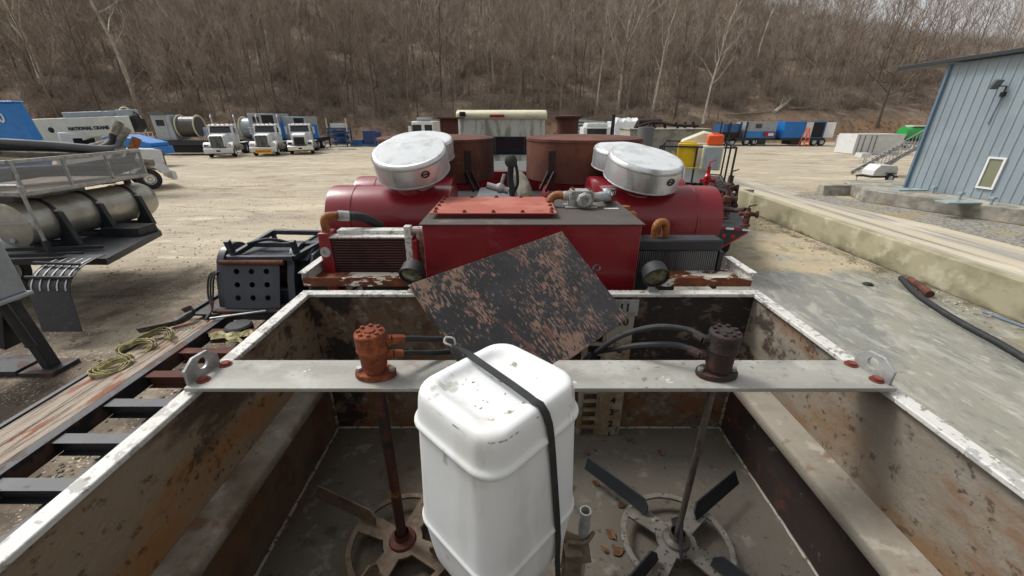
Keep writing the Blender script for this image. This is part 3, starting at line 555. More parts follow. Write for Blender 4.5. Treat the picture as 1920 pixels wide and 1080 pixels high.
def log(label, a, b, r, m='bark_pale', br=0):
    A, B = hb(*a), hb(*b); A.z += r; B.z += r*1.5; d = B-A; o = MB(); R = random.Random(int(a[0]))
    o.tube([A+d*t+Vector((0, 0, R.uniform(-.1, .25)*r)) for t in (0, .2, .4, .6, .8, 1)], [r, r*.95, r*.85, r*.75, r*.6, r*.4], 8)
    for i in range(br):
        p = A+d*R.uniform(.3, .95); prism_seg(o, p, p+Vector((R.uniform(-1, 1), R.uniform(-.5, .5), R.uniform(.4, 1.4)))*1.3, r*.4, r*.12, 4)
    tag(o.build('fallen_log', m, loc=A), label, 'log')
log('pale fallen log on the slope above the white trucks', (418, 190), (440, 180), .22)
log('whitish dead trunk propped steeply on the upper slope left of centre', (486, 124), (480, 88), .18)
log('pale fallen trunk with stubs lying above the dark blue unit', (1450, 214), (1478, 196), .28, br=5)
log('long grey log lying along the bank above the blue container', (1480, 206), (1560, 208), .2, 'bark2', 2)
log('thin pale branch lying across the bank below the pale trunk with stubs', (1360, 218), (1450, 212), .13, 'bark2', 3)
# ------------------------------------------------------------------ concrete walls on the right
def wall_run(name, label, pts, w, h, m, bev=.02, cat='wall'):
    o = MB(); L = []; Rr = []
    for i, p in enumerate(pts):
        p = Vector((*p, 0)); d = Vector((*pts[min(i+1, len(pts)-1)], 0))-Vector((*pts[max(i-1, 0)], 0)); d.normalize(); s = Vector((d.y, -d.x, 0))*w/2; L.append(p-s); Rr.append(p+s)
    n = len(pts); vs = []
    for i in range(n): vs += [L[i], Rr[i], Rr[i]+Vector((0, 0, h)), L[i]+Vector((0, 0, h))]
    fs = []
    for i in range(n-1):
        for j in range(4): fs.append((i*4+j, i*4+(j+1) % 4, i*4+4+(j+1) % 4, i*4+4+j))
    o.add(vs, fs+[(0, 3, 2, 1), (n*4-4, n*4-3, n*4-2, n*4-1)])
    return tag(o.build(name, m, bevel=bev, loc=Vector((*pts[0], 0))), label, cat)
rocks = bpy.data.collections.new('rock_kinds')
for i in range(4):
    o = MB().sphere((0, 0, .3), 1, 8, (1, .8, .55)); RR = random.Random(i); o.v = [p*RR.uniform(.75, 1.2) for p in o.v]
    me = bpy.data.meshes.new('rock'); me.from_pydata([tuple(p) for p in o.v], [], o.f); me.materials.append(M[['gravel', 'concrete_grey', 'gravel', 'stones'][i]]); rocks.objects.link(bpy.data.objects.new('rock', me))
R = random.Random(55); sp = []
while len(sp) < 5200:
    y = 3+24*R.random()**1.5; x = -1.2-R.random()*(y*1.1+3)
    if _n.noise((x*.5, y*.5, 4)) > R.uniform(-.5, .5): sp.append((x, y, -.004))
for i in range(2600):
    y = R.uniform(2, 20); x = R.uniform(13.5, 21); sp.append((x, y, 0)) if x > 15.4-.02*y else None
for i in range(900): sp.append((9.55-abs(R.gauss(0, .35)), R.uniform(2, 18), .002))
for i in range(160): sp.append((R.uniform(1.6, 9.3), 9.5+abs(R.gauss(0, 3)), .002))
scatter('loose_stones', sp, rocks, .006, .03, 23, 0)
wall_run('concrete_wall', 'long low stained concrete wall between the wet pad and the gravel road', [(9.76, -6+i*2.5) for i in range(10)]+[(9.7, 18.6)], .26, .74, 'concrete')
wall_run('concrete_wall', 'short grey cross wall at the far end of the long low wall', [(9.9, 18.75), (11.2, 18.9)], .25, .5, 'concrete_grey')
o = MB(); a = G(1543, 367); b = G(1622, 367); d = (b-a).normalized(); nn = Vector((-d.y, d.x, 0))
o.prism([(0, 0), (.62, 0), (.56, .1), (.5, .48), (.12, .48), (.06, .1)], 0, (b-a).length, 'y'); X = Matrix(((nn.x, d.x, 0, a.x), (nn.y, d.y, 0, a.y), (0, 0, 1, 0), (0, 0, 0, 1)))
o.v = [X @ p for p in o.v]; tag(o.build('barrier_block', 'concrete_grey', bevel=.02, loc=a), 'pale concrete barrier block lying alone at the roadside', 'barrier')
o = MB(); o.prism([(16.05, 18.4), (18.2, 14.2), (23, 5), (23, -2), (30, -2), (30, 21.5), (17.3, 21.5)], 0, .55, 'z')
tag(o.build('concrete_footing', 'concrete_grey', bevel=.03, loc=(16.05, 18.4, 0)), 'stained concrete footing that carries the blue metal shed', 'foundation')
# ------------------------------------------------------------------ blue shed
A = Vector((18.3, 18.9, .55)); D = Vector((.2, -1, 0)).normalized(); NRM = Vector((-1, -.2, 0)).normalized()
def onwall(px, py, off=0.):
    r = ray(px, py); c = Vector((0, 0, H)); t = ((A+NRM*off)-c).dot(NRM)/r.dot(NRM); return c+r*t
def ztop(s): return 5.62+.05*s
shed = thing('metal_shed', 'blue corrugated metal shed with a dark roof edge and one small window', 'building', A)
o = MB(); prof = []; s = 0.; LEN = 17.
while s < LEN:
    for ds, dn in ((0, 0), (.21, 0), (.235, .028), (.275, .028), (.30, 0)): prof.append((s+ds, dn))
    s += .305
for k, (s, dn) in enumerate(prof):
    p = A+D*s+NRM*dn; o.v += [Vector((p.x, p.y, .56)), Vector((p.x, p.y, ztop(s)))]
for k in range(len(prof)-1): o.f.append((2*k, 2*k+2, 2*k+3, 2*k+1))
o.build('wall', 'siding', shed, smooth=False, fixn=False)
o = MB(); E_ = Vector((-D.y, D.x, 0)); E_ = -NRM
for q, w_ in ((A, 9), ): o.prism([(0, .56), (w_, .56), (w_, 6.2), (0, ztop(0))], 0, .1, 'y')
X = Matrix(((E_.x, D.x, 0, A.x), (E_.y, D.y, 0, A.y), (0, 0, 1, 0), (0, 0, 0, 1))); o.v = [X @ (p+Vector((.01, 0.02, 0))) for p in o.v]; o.build('wall', 'siding', shed)
o = MB(); o.bar(A+NRM*.04-D*.03, A+NRM*.04-D*.03+Vector((0, 0, ztop(0)-.58)), .14, .1); o.build('corner_trim', 'trim', shed)
o = MB(); b0 = A-D*1.95+NRM*.35; e0 = A+D*LEN+NRM*.35
o.slab([(b0.x, b0.y, ztop(-1.95)+.17), (e0.x, e0.y, ztop(LEN)+.17), (e0.x+9, e0.y+1.8, ztop(LEN)+.75), (b0.x+9, b0.y+1.8, ztop(-1.95)+.75)], .16); o.build('roof', 'roofmetal', shed, bevel=.02)
w = MB(); cs = [onwall(x, y, .03) for x, y in ((1838, 346), (1865, 348), (1879, 303), (1854, 301))]; c = sum(cs, Vector())/4; hw, hh = .21, .53
win = thing_ = MB().cbox((0, 0, 0), (2*hw, .02, 2*hh)); Xw = Matrix(((D.x, -NRM.x, 0, c.x), (D.y, -NRM.y, 0, c.y), (0, 0, 1, c.z), (0, 0, 0, 1))); win.v = [Xw @ p for p in win.v]
win = win.build('window', 'pane', shed)
w = MB()
for lo, hi in (((-hw-.07, -.05, -hh-.07), (-hw, .02, hh+.07)), ((hw, -.05, -hh-.07), (hw+.07, .02, hh+.07)), ((-hw, -.05, hh), (hw, .02, hh+.07)), ((-hw, -.05, -hh-.07), (hw, .02, -hh))): w.box(lo, hi)
w.v = [Xw @ p for p in w.v]; w.build('frame', 'white_clean', win)
f0 = onwall(1868, 158, .32); f1 = onwall(1880, 178, .05)
o = MB(); o.tube([f1-Vector((0, 0, .1)), f1+Vector((0, 0, .3)), f0+Vector((0, 0, -.05))], .025, 6); o.cbox(f1+Vector((0, 0, .02)), (.12, .12, .16)); fl = o.build('floodlight', 'black', shed)
o = MB(); o.cbox(f0, (.3, .12, .34), Matrix.Rotation(radians(25), 4, 'X')); o.build('lamp_head', 'grey_dark', fl, bevel=.02)
o = MB(); o.tube([f1-Vector((0, 0, .1)), onwall(1852, 233, .04)], .022, 6); o.build('conduit', 'trim', shed)
for i, (x0, x1, y) in enumerate([(1684, 1742, 356), (1776, 1840, 380)]):
    a, b = G(x0, y, .6), G(x1, y, .6); o = MB(); c = (a+b)/2; X = Matrix.Translation((c.x, c.y, .55)) @ Matrix.Rotation(atan2(b.y-a.y, b.x-a.x), 4, 'Z'); k = MB().box((-(b-a).length/2, -.05, 0), ((b-a).length/2, .5, .06)).cbox((0, .22, .075), (.12, .05, .03)); o.v = [X @ p for p in k.v]; o.f = k.f
    tag(o.build('hatch_cover', 'hatchblue', bevel=.01, loc=(c.x, c.y, .55)), ['pale blue flat cover on the footing at the shed corner', 'pale blue flat cover on the footing below the shed window'][i], 'cover')
for i, (x, y) in enumerate([(1748, 362), (1798, 374), (1857, 384)]):
    p = G(x, y, .55); o = MB().cyl(p, p+Vector((0, 0, .22)), .05, 10).cbox(p+Vector((0, 0, .25)), (.16, .16, .08))
    tag(o.build('vent_pipe', 'hatchblue', loc=p), ['short capped pipe on the footing nearest the shed corner', 'middle short capped pipe on the shed footing', 'short capped pipe on the footing below the shed window'][i], 'pipe')
# ------------------------------------------------------------------ things lying on the pad
pts = [G(x, y, .05) for x, y in ((1690, 521), (1716, 549), (1760, 580), (1812, 611), (1868, 641), (1940, 684), (2060, 760))]
o = MB().tube(curve(pts), .06, 12); tag(o.build('rubber_hose', 'rubber', loc=pts[3]), 'thick black hose lying on the wet concrete beside the low wall', 'hose')
a, b = G(1704, 523, .09), G(1744, 552, .09); o = MB().tube([a, a.lerp(b, .5)+Vector((0, 0, .02)), b], [.06, .075, .08], 9)
tag(o.build('rusty_log', 'rust_brown', loc=a), 'short rusty brown log lying against the end of the black hose', 'log')
pts = [G(x, y, .03) for x, y in ((1842, 584), (1880, 598), (1940, 620), (2020, 650))]
o = MB().tube(curve(pts), .022, 8); tag(o.build('garden_hose', 'trim', loc=pts[1]), 'thin blue hose at the foot of the low wall', 'hose')
p = G(1628, 532, .03); o = MB().lathe([(0, .04), (.07, .04), (.1, .02), (.11, 0)], 12, p-Vector((0, 0, .02))); tag(o.build('drain_cap', 'dark', loc=p), 'small black round cap on the wet concrete pad', 'cap')
# ------------------------------------------------------------------ the pump trailer we stand on
from mathutils.geometry import tessellate_polygon
def holed(b, loops, X, t):
    tri = tessellate_polygon([[Vector((u, v, 0)) for u, v in l] for l in loops]); flat = [p for l in loops for p in l]; n = len(flat)
    vs = [Vector((u, v, 0)) for u, v in flat]+[Vector((u, v, -t)) for u, v in flat]; fs = [tuple(f) for f in tri]+[tuple(i+n for i in f)[::-1] for f in tri]; k = 0
    for l in loops:
        m = len(l)
        for i in range(m): fs.append((k+i, k+(i+1) % m, n+k+(i+1) % m, n+k+i))
        k += m
    return b.add(vs, fs, X)
def circ(cx, cy, r, n=16): return [(cx+r*cos(2*pi*i/n), cy+r*sin(2*pi*i/n)) for i in range(n)]
def wheel(parent, c, r, w, ax=(1, 0, 0), rimm='white_clean', side=1, dual=False):
    ax = Vector(ax).normalized()*side; c = Vector(c)
    t = MB().lathe([(r*.56, -w/2), (r*.9, -w/2), (r*.985, -w*.36), (r, -w*.2), (r, w*.2), (r*.985, w*.36), (r*.9, w/2), (r*.6, w/2), (r*.56, w*.38), (r*.56, -w/2)], 28, c, ax).build('wheel', 'rubber', parent)
    q = MB().lathe([(r*.57, w*.36), (r*.55, w*.45), (r*.5, w*.36), (r*.42, w*.1), (r*.24, w*.08), (r*.2, w*.3), (r*.14, w*.42), (0, w*.44)] if not dual else [(r*.57, w*.36), (r*.55, w*.46), (r*.52, w*.1), (r*.48, -w*.2), (r*.28, -w*.22), (r*.22, w*.1), (r*.14, w*.2), (0, w*.22)], 24, c, ax)
    a = ax.orthogonal().normalized(); b2 = ax.cross(a)
    for i in range(10): p = c+(a*cos(i*.628)+b2*sin(i*.628))*r*.33+ax*w*(.08 if not dual else -.2); q.cyl(p, p+ax*.03, .018, 6)
    q.build('rim', rimm, t)
    return t
RIM, FL, XL, XR, YB, YN = 2.73, 1.81, -1.10, 1.31, 1.97, -.35
T = thing('pump_trailer', 'rusty mixing tub trailer with red fluid tank and red air cleaners, filling the foreground', 'trailer', (.1, 2, 0))
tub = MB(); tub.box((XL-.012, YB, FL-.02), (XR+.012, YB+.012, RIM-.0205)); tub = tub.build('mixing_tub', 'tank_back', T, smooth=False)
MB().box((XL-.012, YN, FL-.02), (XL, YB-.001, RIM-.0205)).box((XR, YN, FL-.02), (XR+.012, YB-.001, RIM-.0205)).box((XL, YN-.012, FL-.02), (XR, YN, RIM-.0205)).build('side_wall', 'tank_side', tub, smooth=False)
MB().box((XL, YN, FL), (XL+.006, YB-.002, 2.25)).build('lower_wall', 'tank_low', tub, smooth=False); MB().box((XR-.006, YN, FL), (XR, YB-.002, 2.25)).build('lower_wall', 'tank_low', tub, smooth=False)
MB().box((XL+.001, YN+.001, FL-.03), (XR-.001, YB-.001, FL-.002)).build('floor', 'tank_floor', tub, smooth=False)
for (a, b, s) in ((XL+.002, -.995, 1), (1.178, XR-.002, -1)):
    inn = b if s > 0 else a; out = a if s > 0 else b
    MB().prism([(out, 2.318), (inn-.02*s, 2.306), (inn-.005*s, 2.300), (inn, 2.288), (inn, 2.25), (inn-.006*s, 2.243), (out, 2.243)], YN+.01, YB-.004, 'y').build('ledge', 'ledge', tub, angle=50)
wd = MB(); R = random.Random(3)
for a, b in (((XL+.02, YB-.012, FL), (XR-.02, YB-.012, FL)), ((XL+.014, YN, FL), (XL+.014, YB-.02, FL)), ((XR-.014, YN, FL), (XR-.014, YB-.02, FL)), ((XR-.012, YB-.012, FL), (XR-.012, YB-.012, 2.24)), ((XL+.012, YB-.012, FL), (XL+.012, YB-.012, 2.24))):
    a, b = Vector(a), Vector(b); wd.tube([a.lerp(b, i/50)+Vector((R.uniform(-1, 1), R.uniform(-1, 1), R.uniform(-1, 1)))*.0016 for i in range(51)], [.0075+R.uniform(-.002, .002) for i in range(51)], 6)
wd.build('weld_seam', 'weld', tub)
rm = MB(); rm.box((-1.138, YN, RIM-.02), (-1.082, 1.945, RIM)).box((1.29, YN, RIM-.02), (1.346, 1.945, RIM)).box((-1.138, 1.947, RIM-.02), (1.346, 2.003, RIM)).box((-1.138, YN-.07, RIM-.02), (1.346, YN-.002, RIM))
rm.build('rim', 'white_flaky', tub, bevel=.004)
# sounding board with its scale numbers and the little sight ladder
gb = MB().box((.512, 1.893, FL+.0), (.652, 1.9, 2.66)).build('gauge_board', 'plate_metal', T, bevel=.002)
MB().box((.512, 1.889, 2.63), (.664, 1.8925, 2.722)).build('clean_plate', 'galv', gb)
for n in range(1, 12):
    z = H-(1.875-.0865*n); text('number', str(n), .062, 'letter', gb, frame((.592, 1.8875 if n == 11 else 1.8915, z), (1, 0, 0), (0, 0, 1)), .0012, .0016)
la = MB().cyl((.405, 1.91, FL), (.405, 1.91, 2.6), .018, 10).box((.5, 1.9, FL), (.511, 1.93, 2.62))
for i in range(12): la.box((.42, 1.9, FL+.045+.0865*i/2*1.5), (.5, 1.915, FL+.062+.0865*i/2*1.5))
la.build('sight_ladder', 'plate_metal', T)
wl = MB()
for x, z in ((-.86, 2.5), (-.92, 1.98)): wl.tube(curve([(x, 1.965, z+.06), (x, 1.945, z+.05), (x+.01, 1.94, z), (x+.03, 1.945, z-.01), (x+.04, 1.965, z+.0)], 4), .006, 6)
wl.build('wall_hook', 'rust_brown', T)
# cross beam with its lugs
BT = 2.755
bm_ = MB().box((-1.113, 1.11, BT-.016), (1.306, 1.282, BT)).build('cross_beam', 'beam', T, bevel=.0025)
for sx in (-1, 1):
    x = -1.105 if sx < 0 else 1.30
    X = Matrix(((0, 0, 1, x), (1, 0, 0, 1.115), (0, 1, 0, BT), (0, 0, 0, 1))) @ Matrix.Rotation(radians(6*sx), 4, 'Y')
    lp = MB(); holed(lp, [[(.012, .0), (.15, .0), (.15, .04), (.115, .076), (.055, .08), (.012, .052)], circ(.085, .042, .021)], X, .011); lp.build('lifting_lug', 'galv', bm_, bevel=.001)
    for (bx, by) in ((.045, 1.25), (.03, 1.155)):
        xx = x-sx*bx; MB().lathe([(.022, .0), (.022, .003), (.016, .004), (.015, .011), (.006, .013), (0, .013)], 12, (xx, by, BT)).build('rusty_bolt', 'bolt_red', bm_)
# agitators
def agitator(x, y, body, shaft, imp, pad, rot, hoses, label, tight):
    m = MB(); m.lathe([(.034, 0), (.044, .03), (.045, .07), (.05, .085), (.053, .092), (.051, .1), (.052, .145), (.0525, .15), (.0505, .155), (.046, .158), (.02, .158), (.018, .164), (0, .164)], 28, (x, y, BT+.02))
    for i in range(8): a = i*pi/4+.2; m.cyl((x+.037*cos(a), y+.037*sin(a), BT+.177), (x+.037*cos(a), y+.037*sin(a), BT+.186), .0075, 6)
    pl = []
    for i in range(24):
        a = 2*pi*i/24; r = .05+.022*abs(cos(a))**3; pl.append((x+r*cos(a), y+r*sin(a)*.92))
    m.prism(pl, BT+.0015, BT+.021, 'z')
    for z in (.12, .06): m.cyl((x, y, BT+z+.02), (x+tight*.068, y+.012, BT+z+.02), .017, 8)
    ag = m.build('agitator', body, T, label=label, bevel=.0015)
    b = MB()
    for s in (-1, 1): b.cyl((x+s*.058, y, BT+.0215), (x+s*.058, y, BT+.033), .011, 6)
    b.build('flange_bolt', 'galv', ag)
    zi = 1.885
    sh = MB().cyl((x, y, BT-.018), (x, y, zi), .021 if tight > 0 else .0125, 14)
    sh.lathe([(.06, 0), (.055, .012), (.034, .02), (.03, .05)], 16, (x, y, zi)); sh.build('shaft', shaft, ag)
    p = MB(); loops = [circ(0, 0, .238, 48)]
    for k in range(4):
        a0, a1 = rot+k*pi/2+.24, rot+(k+1)*pi/2-.24; l = [(.214*cos(a0+(a1-a0)*i/8), .214*sin(a0+(a1-a0)*i/8)) for i in range(9)]+[(.085*cos(a1-(a1-a0)*(.2+.6*i/3)), .085*sin(a1-(a1-a0)*(.2+.6*i/3))) for i in range(4)]; loops.append(l[::-1])
    holed(p, loops, Matrix.Translation((x, y, zi)), .012)
    for k in range(2 if tight < 0 else 0):
        a = rot+k*pi+.6; MB().slab([(x+.012*cos(a), y+.012*sin(a), zi+.13), (x+.012*cos(a), y+.012*sin(a), zi+.002), (x+.1*cos(a), y+.1*sin(a), zi+.002)], .008).build('gusset', 'black', ag)
    p.build('impeller', imp, ag, bevel=.001)
    for k in range(4):
        a = rot+k*pi/2 if tight > 0 else radians((34, 132, 220, 310)[k]); q = MB(); q.prism([(.15, .0), (.51, .0), (.51, .07), (.18, .07), (.15, .04)], -.004, .004, 'y')
        X = Matrix.Translation((x, y, zi+.008)) @ Matrix.Rotation(a, 4, 'Z') @ Matrix.Rotation(radians(10 if tight > 0 else (-30, 18, 18, -22)[k]), 4, 'X'); q.v = [X @ v for v in q.v]; q.build('paddle', pad, ag, bevel=.0015)
    for h in hoses:
        MB().tube(curve(h, 8), .0108, 10).build('hose', 'rubber', ag)
        MB().tube([h[0], Vector(h[0]).lerp(Vector(h[1]), .55)], .0165, 8).build('hose_fitting', 'rust_orange' if tight > 0 else 'rust_dark', ag)
LX, RX, AY = -.482, .7246, 1.185
agitator(LX, AY, 'rust_orange', 'shaft_rust', 'impeller_brown', 'impeller_brown', radians(156), [
    [(LX+.065, AY+.012, BT+.14), (LX+.13, AY+.06, BT+.115), (LX+.23, AY+.1, BT+.09), (LX+.34, AY+.15, BT+.095), (-.05, AY+.35, BT+.02), (.05, 1.75, BT-.15)],
    [(LX+.065, AY+.012, BT+.08), (LX+.11, AY+.05, BT+.06), (LX+.22, AY+.12, BT+.02), (LX+.36, AY+.2, BT+.01), (.0, AY+.4, BT-.05), (.05, 1.75, BT-.25)]], 'agitator with an orange-rusted motor and a thick rusty shaft', 1)
agitator(RX, AY, 'rust_dark', 'shaft_grey', 'impeller_grey', 'black', radians(44), [
    [(RX-.065, AY+.012, BT+.14), (RX-.1, AY+.06, BT+.15), (RX-.2, AY+.1, BT+.14), (RX-.3, AY+.16, BT+.07), (RX-.37, AY+.2, BT-.02), (RX-.43, 1.5, BT-.2)],
    [(RX-.065, AY+.012, BT+.08), (RX-.12, AY+.06, BT+.085), (RX-.22, AY+.1, BT+.065), (RX-.3, AY+.15, BT+.02), (RX-.4, AY+.25, BT-.08), (RX-.45, 1.5, BT-.25)]], 'agitator with a dark brown motor and a thin steel shaft', -1)
MB().tube(curve([(.12, 1.3, BT-.1), (.24, 1.2, BT-.03), (.34, 1.16, BT-.025), (.42, 1.24, BT-.05), (.4, 1.4, BT-.16)]), .013, 10).build('hose', 'rubber', T)
# centre post and shelf that carry the jug
JC = Vector((-.033, .735, 0)); JZ = 3.062; JH = .57
st = MB().box((JC.x-.08, JC.y-.08, JZ-JH-.022), (JC.x+.08, JC.y+.08, JZ-JH-.004)).box((JC.x-.06, JC.y-.06, FL), (JC.x+.06, JC.y+.06, JZ-JH-.023)); st.build('jug_shelf', 'rust_dark', T, bevel=.004)
pp = P(1098, 957, .80); o = MB()
o.lathe([(.0165, -.5), (.0165, 0), (.0135, 0), (.0135, -.03), (.004, -.032), (0, -.032)], 16, pp); o.build('open_pipe', 'galv', T)
MB().slab([(pp.x-.07, pp.y-.06, pp.z-.16), (pp.x+.02, pp.y-.05, pp.z-.15), (pp.x+.012, pp.y-.02, pp.z-.1), (pp.x-.05, pp.y+.01, pp.z-.1)], .008).box((pp.x-.06, pp.y-.06, FL), (pp.x-.01, pp.y-.02, pp.z-.11)).tube(curve([(pp.x+.03, pp.y, pp.z-.09), (pp.x-.0, pp.y-.03, pp.z-.095), (pp.x-.05, pp.y-.025, pp.z-.1)], 5), .006, 6).build('pipe_bracket', 'impeller_brown', T)
# ---- the jug
def rrect(a, b, r, n=8):
    o = []
    for cx, cy, a0 in ((a-r, b-r, 0), (-(a-r), b-r, pi/2), (-(a-r), -(b-r), pi), (a-r, -(b-r), 3*pi/2)):
        for i in range(n): t = a0+pi/2*i/(n-1); o.append((cx+r*cos(t), cy+r*sin(t)))
    return o
prof = [(.30, -.017), (.44, -.0175), (.58, -.0165), (.65, -.011), (.70, -.004), (.75, -.001), (.82, .0), (.89, -.002), (.935, -.010), (.957, -.026), (.967, -.048), (.98, -.07), (.995, -.076), (1.026, -.081), (1.034, -.087), (1.026, -.093), (.99, -.098), (.985, -.106), (1.015, -.24), (1.045, -.372), (1.05, -.378), (1.072, -.383), (1.08, -.389), (1.072, -.395), (1.045, -.401), (1.03, -.42), (1.0, -.47), (.96, -.53), (.92, -.56), (.7, -.57)]
jb = MB(); J0 = rrect(.155, .140, .062); nn_ = len(J0); JR = Matrix.Translation((JC.x, JC.y, JZ)) @ Matrix.Rotation(radians(46), 4, 'Z')
for sc, z in prof:
    for (x, y) in J0:
        zz = z
        if z > -.02 and sc < .72 and abs(y) < .022 and sc < .6: zz += .004
        jb.v.append(JR @ Vector((x*sc, y*sc, zz)))
for i in range(len(prof)-1):
    for j in range(nn_): jb.f.append((i*nn_+j, i*nn_+(j+1) % nn_, (i+1)*nn_+(j+1) % nn_, (i+1)*nn_+j))
jb.f += [tuple(range(nn_)), tuple(range((len(prof)-1)*nn_, len(prof)*nn_))[::-1]]
jug = jb.build('plastic_jug', 'jug', loc=(JC.x, JC.y, JZ-JH), angle=60); tag(jug, 'white plastic jug with a dirty recessed top, strapped upside down over the tub', 'jug')
sd = jug.modifiers.new('soft', 'SUBSURF'); sd.levels = 1; sd.render_levels = 1
bvh = BVHTree.FromPolygons([tuple(p) for p in jb.v], [tuple(f) for f in jb.f])
R = random.Random(21); dirt = MB()
for (cx, cy, sp, n) in ((-.05, .05, .02, 6), (.04, .03, .017, 4), (-.05, -.015, .02, 6), (0, 0, .05, 2)):
    for i in range(n):
        u, v = R.gauss(cx, sp*1.2), R.gauss(cy, sp*.8)
        if abs(u) > .088 or abs(v) > .075: continue
        p = JR @ Vector((u, v, -.0155)); L = R.uniform(.0008, .005); a = R.uniform(0, pi); d = Vector((cos(a), sin(a), 0)); s = Vector((-d.y, d.x, 0))*R.uniform(.0003, .0011)
        dirt.slab([p-d*L-s, p+d*L-s*.3, p+d*L+s*.3, p-d*L+s], .0012)
dirt.build('dirt', 'jug_top', jug, smooth=False)
# ---- the loose lid leaning on the beam
k_ = .955
def ck(a): return Vector((0, 0, H))+(Vector(a)-Vector((0, 0, H)))*k_
c0 = Vector((0, 0, H))
tl, tr_, br_, bl = [P(x, y, Y*k_) for (x, y, Y) in ((775, 530, 1.352), (1055, 433, 2.0), (1178, 597, 1.712), (925, 775, 1.058))]
br_ = tr_+(bl-tl)
ctr = (tl+tr_+br_+bl)/4; ux = (tr_-tl).normalized(); uy = (tl-bl); uy = (uy-ux*uy.dot(ux)).normalized(); uz = ux.cross(uy); lw_, lh_ = (tr_-tl).length/2, (tl-bl).length/2
o = MB().box((-lw_, -lh_, -.006), (lw_, lh_, 0)).box((-lw_, -lh_, -.045), (lw_, -lh_+.006, -.0065)).box((-lw_, -lh_+.0065, -.03), (-lw_+.006, lh_, -.0065)).box((lw_-.006, -lh_+.0065, -.03), (lw_, lh_, -.0065))
lid = o.build('steel_plate', 'lid', loc=(0, 0, 0), bevel=.0015); tag(lid, 'black square steel plate worn to rust, propped on the cross beam behind the jug', 'plate')
lid.matrix_world = Matrix(((ux.x, uy.x, uz.x, ctr.x), (ux.y, uy.y, uz.y, ctr.y), (ux.z, uy.z, uz.z, ctr.z), (0, 0, 0, 1)))
def onlid(px, py, off=0.):
    r = ray(px, py); t = ((ctr+uz*off)-c0).dot(uz)/r.dot(uz); return c0+r*t
h0 = onlid(1113, 506, .004); rg = MB(); ring = [h0+ux*(.022+.026*cos(t))+uy*(.014*sin(t))+uz*.004 for t in [2*pi*i/14 for i in range(15)]]; rg.tube(ring, .0045, 6)
rp = rg.build('ring_handle', 'black', None, loc=h0)
rp.parent = lid; rp.matrix_parent_inverse = lid.matrix_world.inverted()
# strap and hook
hk = onlid(851, 648, .012)
def onjug(px, py, off=.004):
    r = ray(px, py).normalized(); hit, n, i, d = bvh.ray_cast(c0, r)
    
    if not hit: return None, None
    n = -n if n.dot(r) > 0 else n
    return hit+n*off, n
sp_ = [(hk, uz)]
for x, y in ((874, 660), (900, 679), (930, 700), (960, 721), (985, 739), (1002, 752)): sp_.append((G(x, y, JZ+.006), Vector((0, 0, 1))))
for x, y in ((1013, 763), (1020, 776), (1026, 795), (1029, 815), (1032, 850), (1035, 890), (1038, 930), (1041, 970), (1043, 1010), (1045, 1050), (1047, 1090), (1049, 1140)):
    p, n = onjug(x, y, .0065)
    if p is None: q = sp_[-1][0]; p, n = P(x, y, q.y+.004), sp_[-1][1]
    sp_.append((p, n))
zt = max(p.z for p, n in sp_[1:]); pts = [p for p, n in sp_]
for i in range(1, 7):
    if i < len(pts): pts[i].z = max(pts[i].z, JZ+.003)
sides = [Vector((.55, .8, 0)).cross(Vector((0, 0, 1))) for p in pts]; sides = []
for i, (p, n) in enumerate(sp_):
    d = (pts[min(i+1, len(pts)-1)]-pts[max(i-1, 0)]).normalized(); nn2 = Vector((0, 0, 1)) if 0 < i < 8 else n
    sides.append(d.cross(nn2).normalized())
e = pts[-1]; pts.append(e+Vector((.002, .02, -.06))); sides.append(sides[-1]); pts.append(e+Vector((-.0, .06, -.12))); sides.append(sides[-1])
tag(MB().ribbon(pts, .0175, .004, sides).build('rubber_strap', 'rubber', loc=pts[0], angle=60), 'black rubber strap stretched over the white jug to a wire hook on the steel plate', 'strap')
o = MB(); hkp = [hk+Vector((-.005, 0, .0)), hk+ux*-.02+uy*.0+uz*.02, hk-ux*.03+uy*.02+uz*.012, hk-ux*.012+uy*.035+uz*.006, hk+ux*.004+uy*.018+uz*.016, hk+Vector((.006, -.004, .006))]
tag(o.tube(curve(hkp, 5), .0035, 6).build('wire_hook', 'galv', loc=hk), 'bent wire hook joining the black strap to the left edge of the steel plate', 'hook')
# dead leaves
lf = MB()
for i in range(7): t = i/6; w_ = .016*sin(pi*min(1, t*1.1+.02))+.001; lf.v += [Vector((-.03+.06*t, -w_, .006*abs(w_)/.016+.004*sin(9*t))), Vector((-.03+.06*t, 0, .003*sin(6*t)+.002)), Vector((-.03+.06*t, w_, .008*abs(w_)/.016))]
for i in range(6):
    for j in range(2): lf.f.append((3*i+j, 3*i+j+1, 3*i+4+j, 3*i+3+j))
lfm = mat('dead_leaf_brown', lin('#6b4526'), .8, layers=[dict(c=lin('#3d2718'), s=30, a=.45, b=.6)])
l0 = lf.build('dead_leaf', lfm); tag(l0, 'curled brown dead leaf lying on the tub floor right of the jug', 'leaf', 'dead leaves on the tub floor')
for i, (x, y) in enumerate([(1146, 1003), (1118, 907), (1133, 1030), (1160, 1034), (1152, 1028), (1100, 850), (1172, 918), (1200, 960), (1165, 948), (1240, 850)]):
    q = l0 if i == 0 else l0.copy()
    if i: COL.objects.link(q)
    q.location = G(x, y, FL+.004); q.rotation_euler = (R.uniform(-.15, .15), R.uniform(-.15, .15), R.uniform(0, 6)); q.scale = [R.uniform(.6, 1.15)]*3
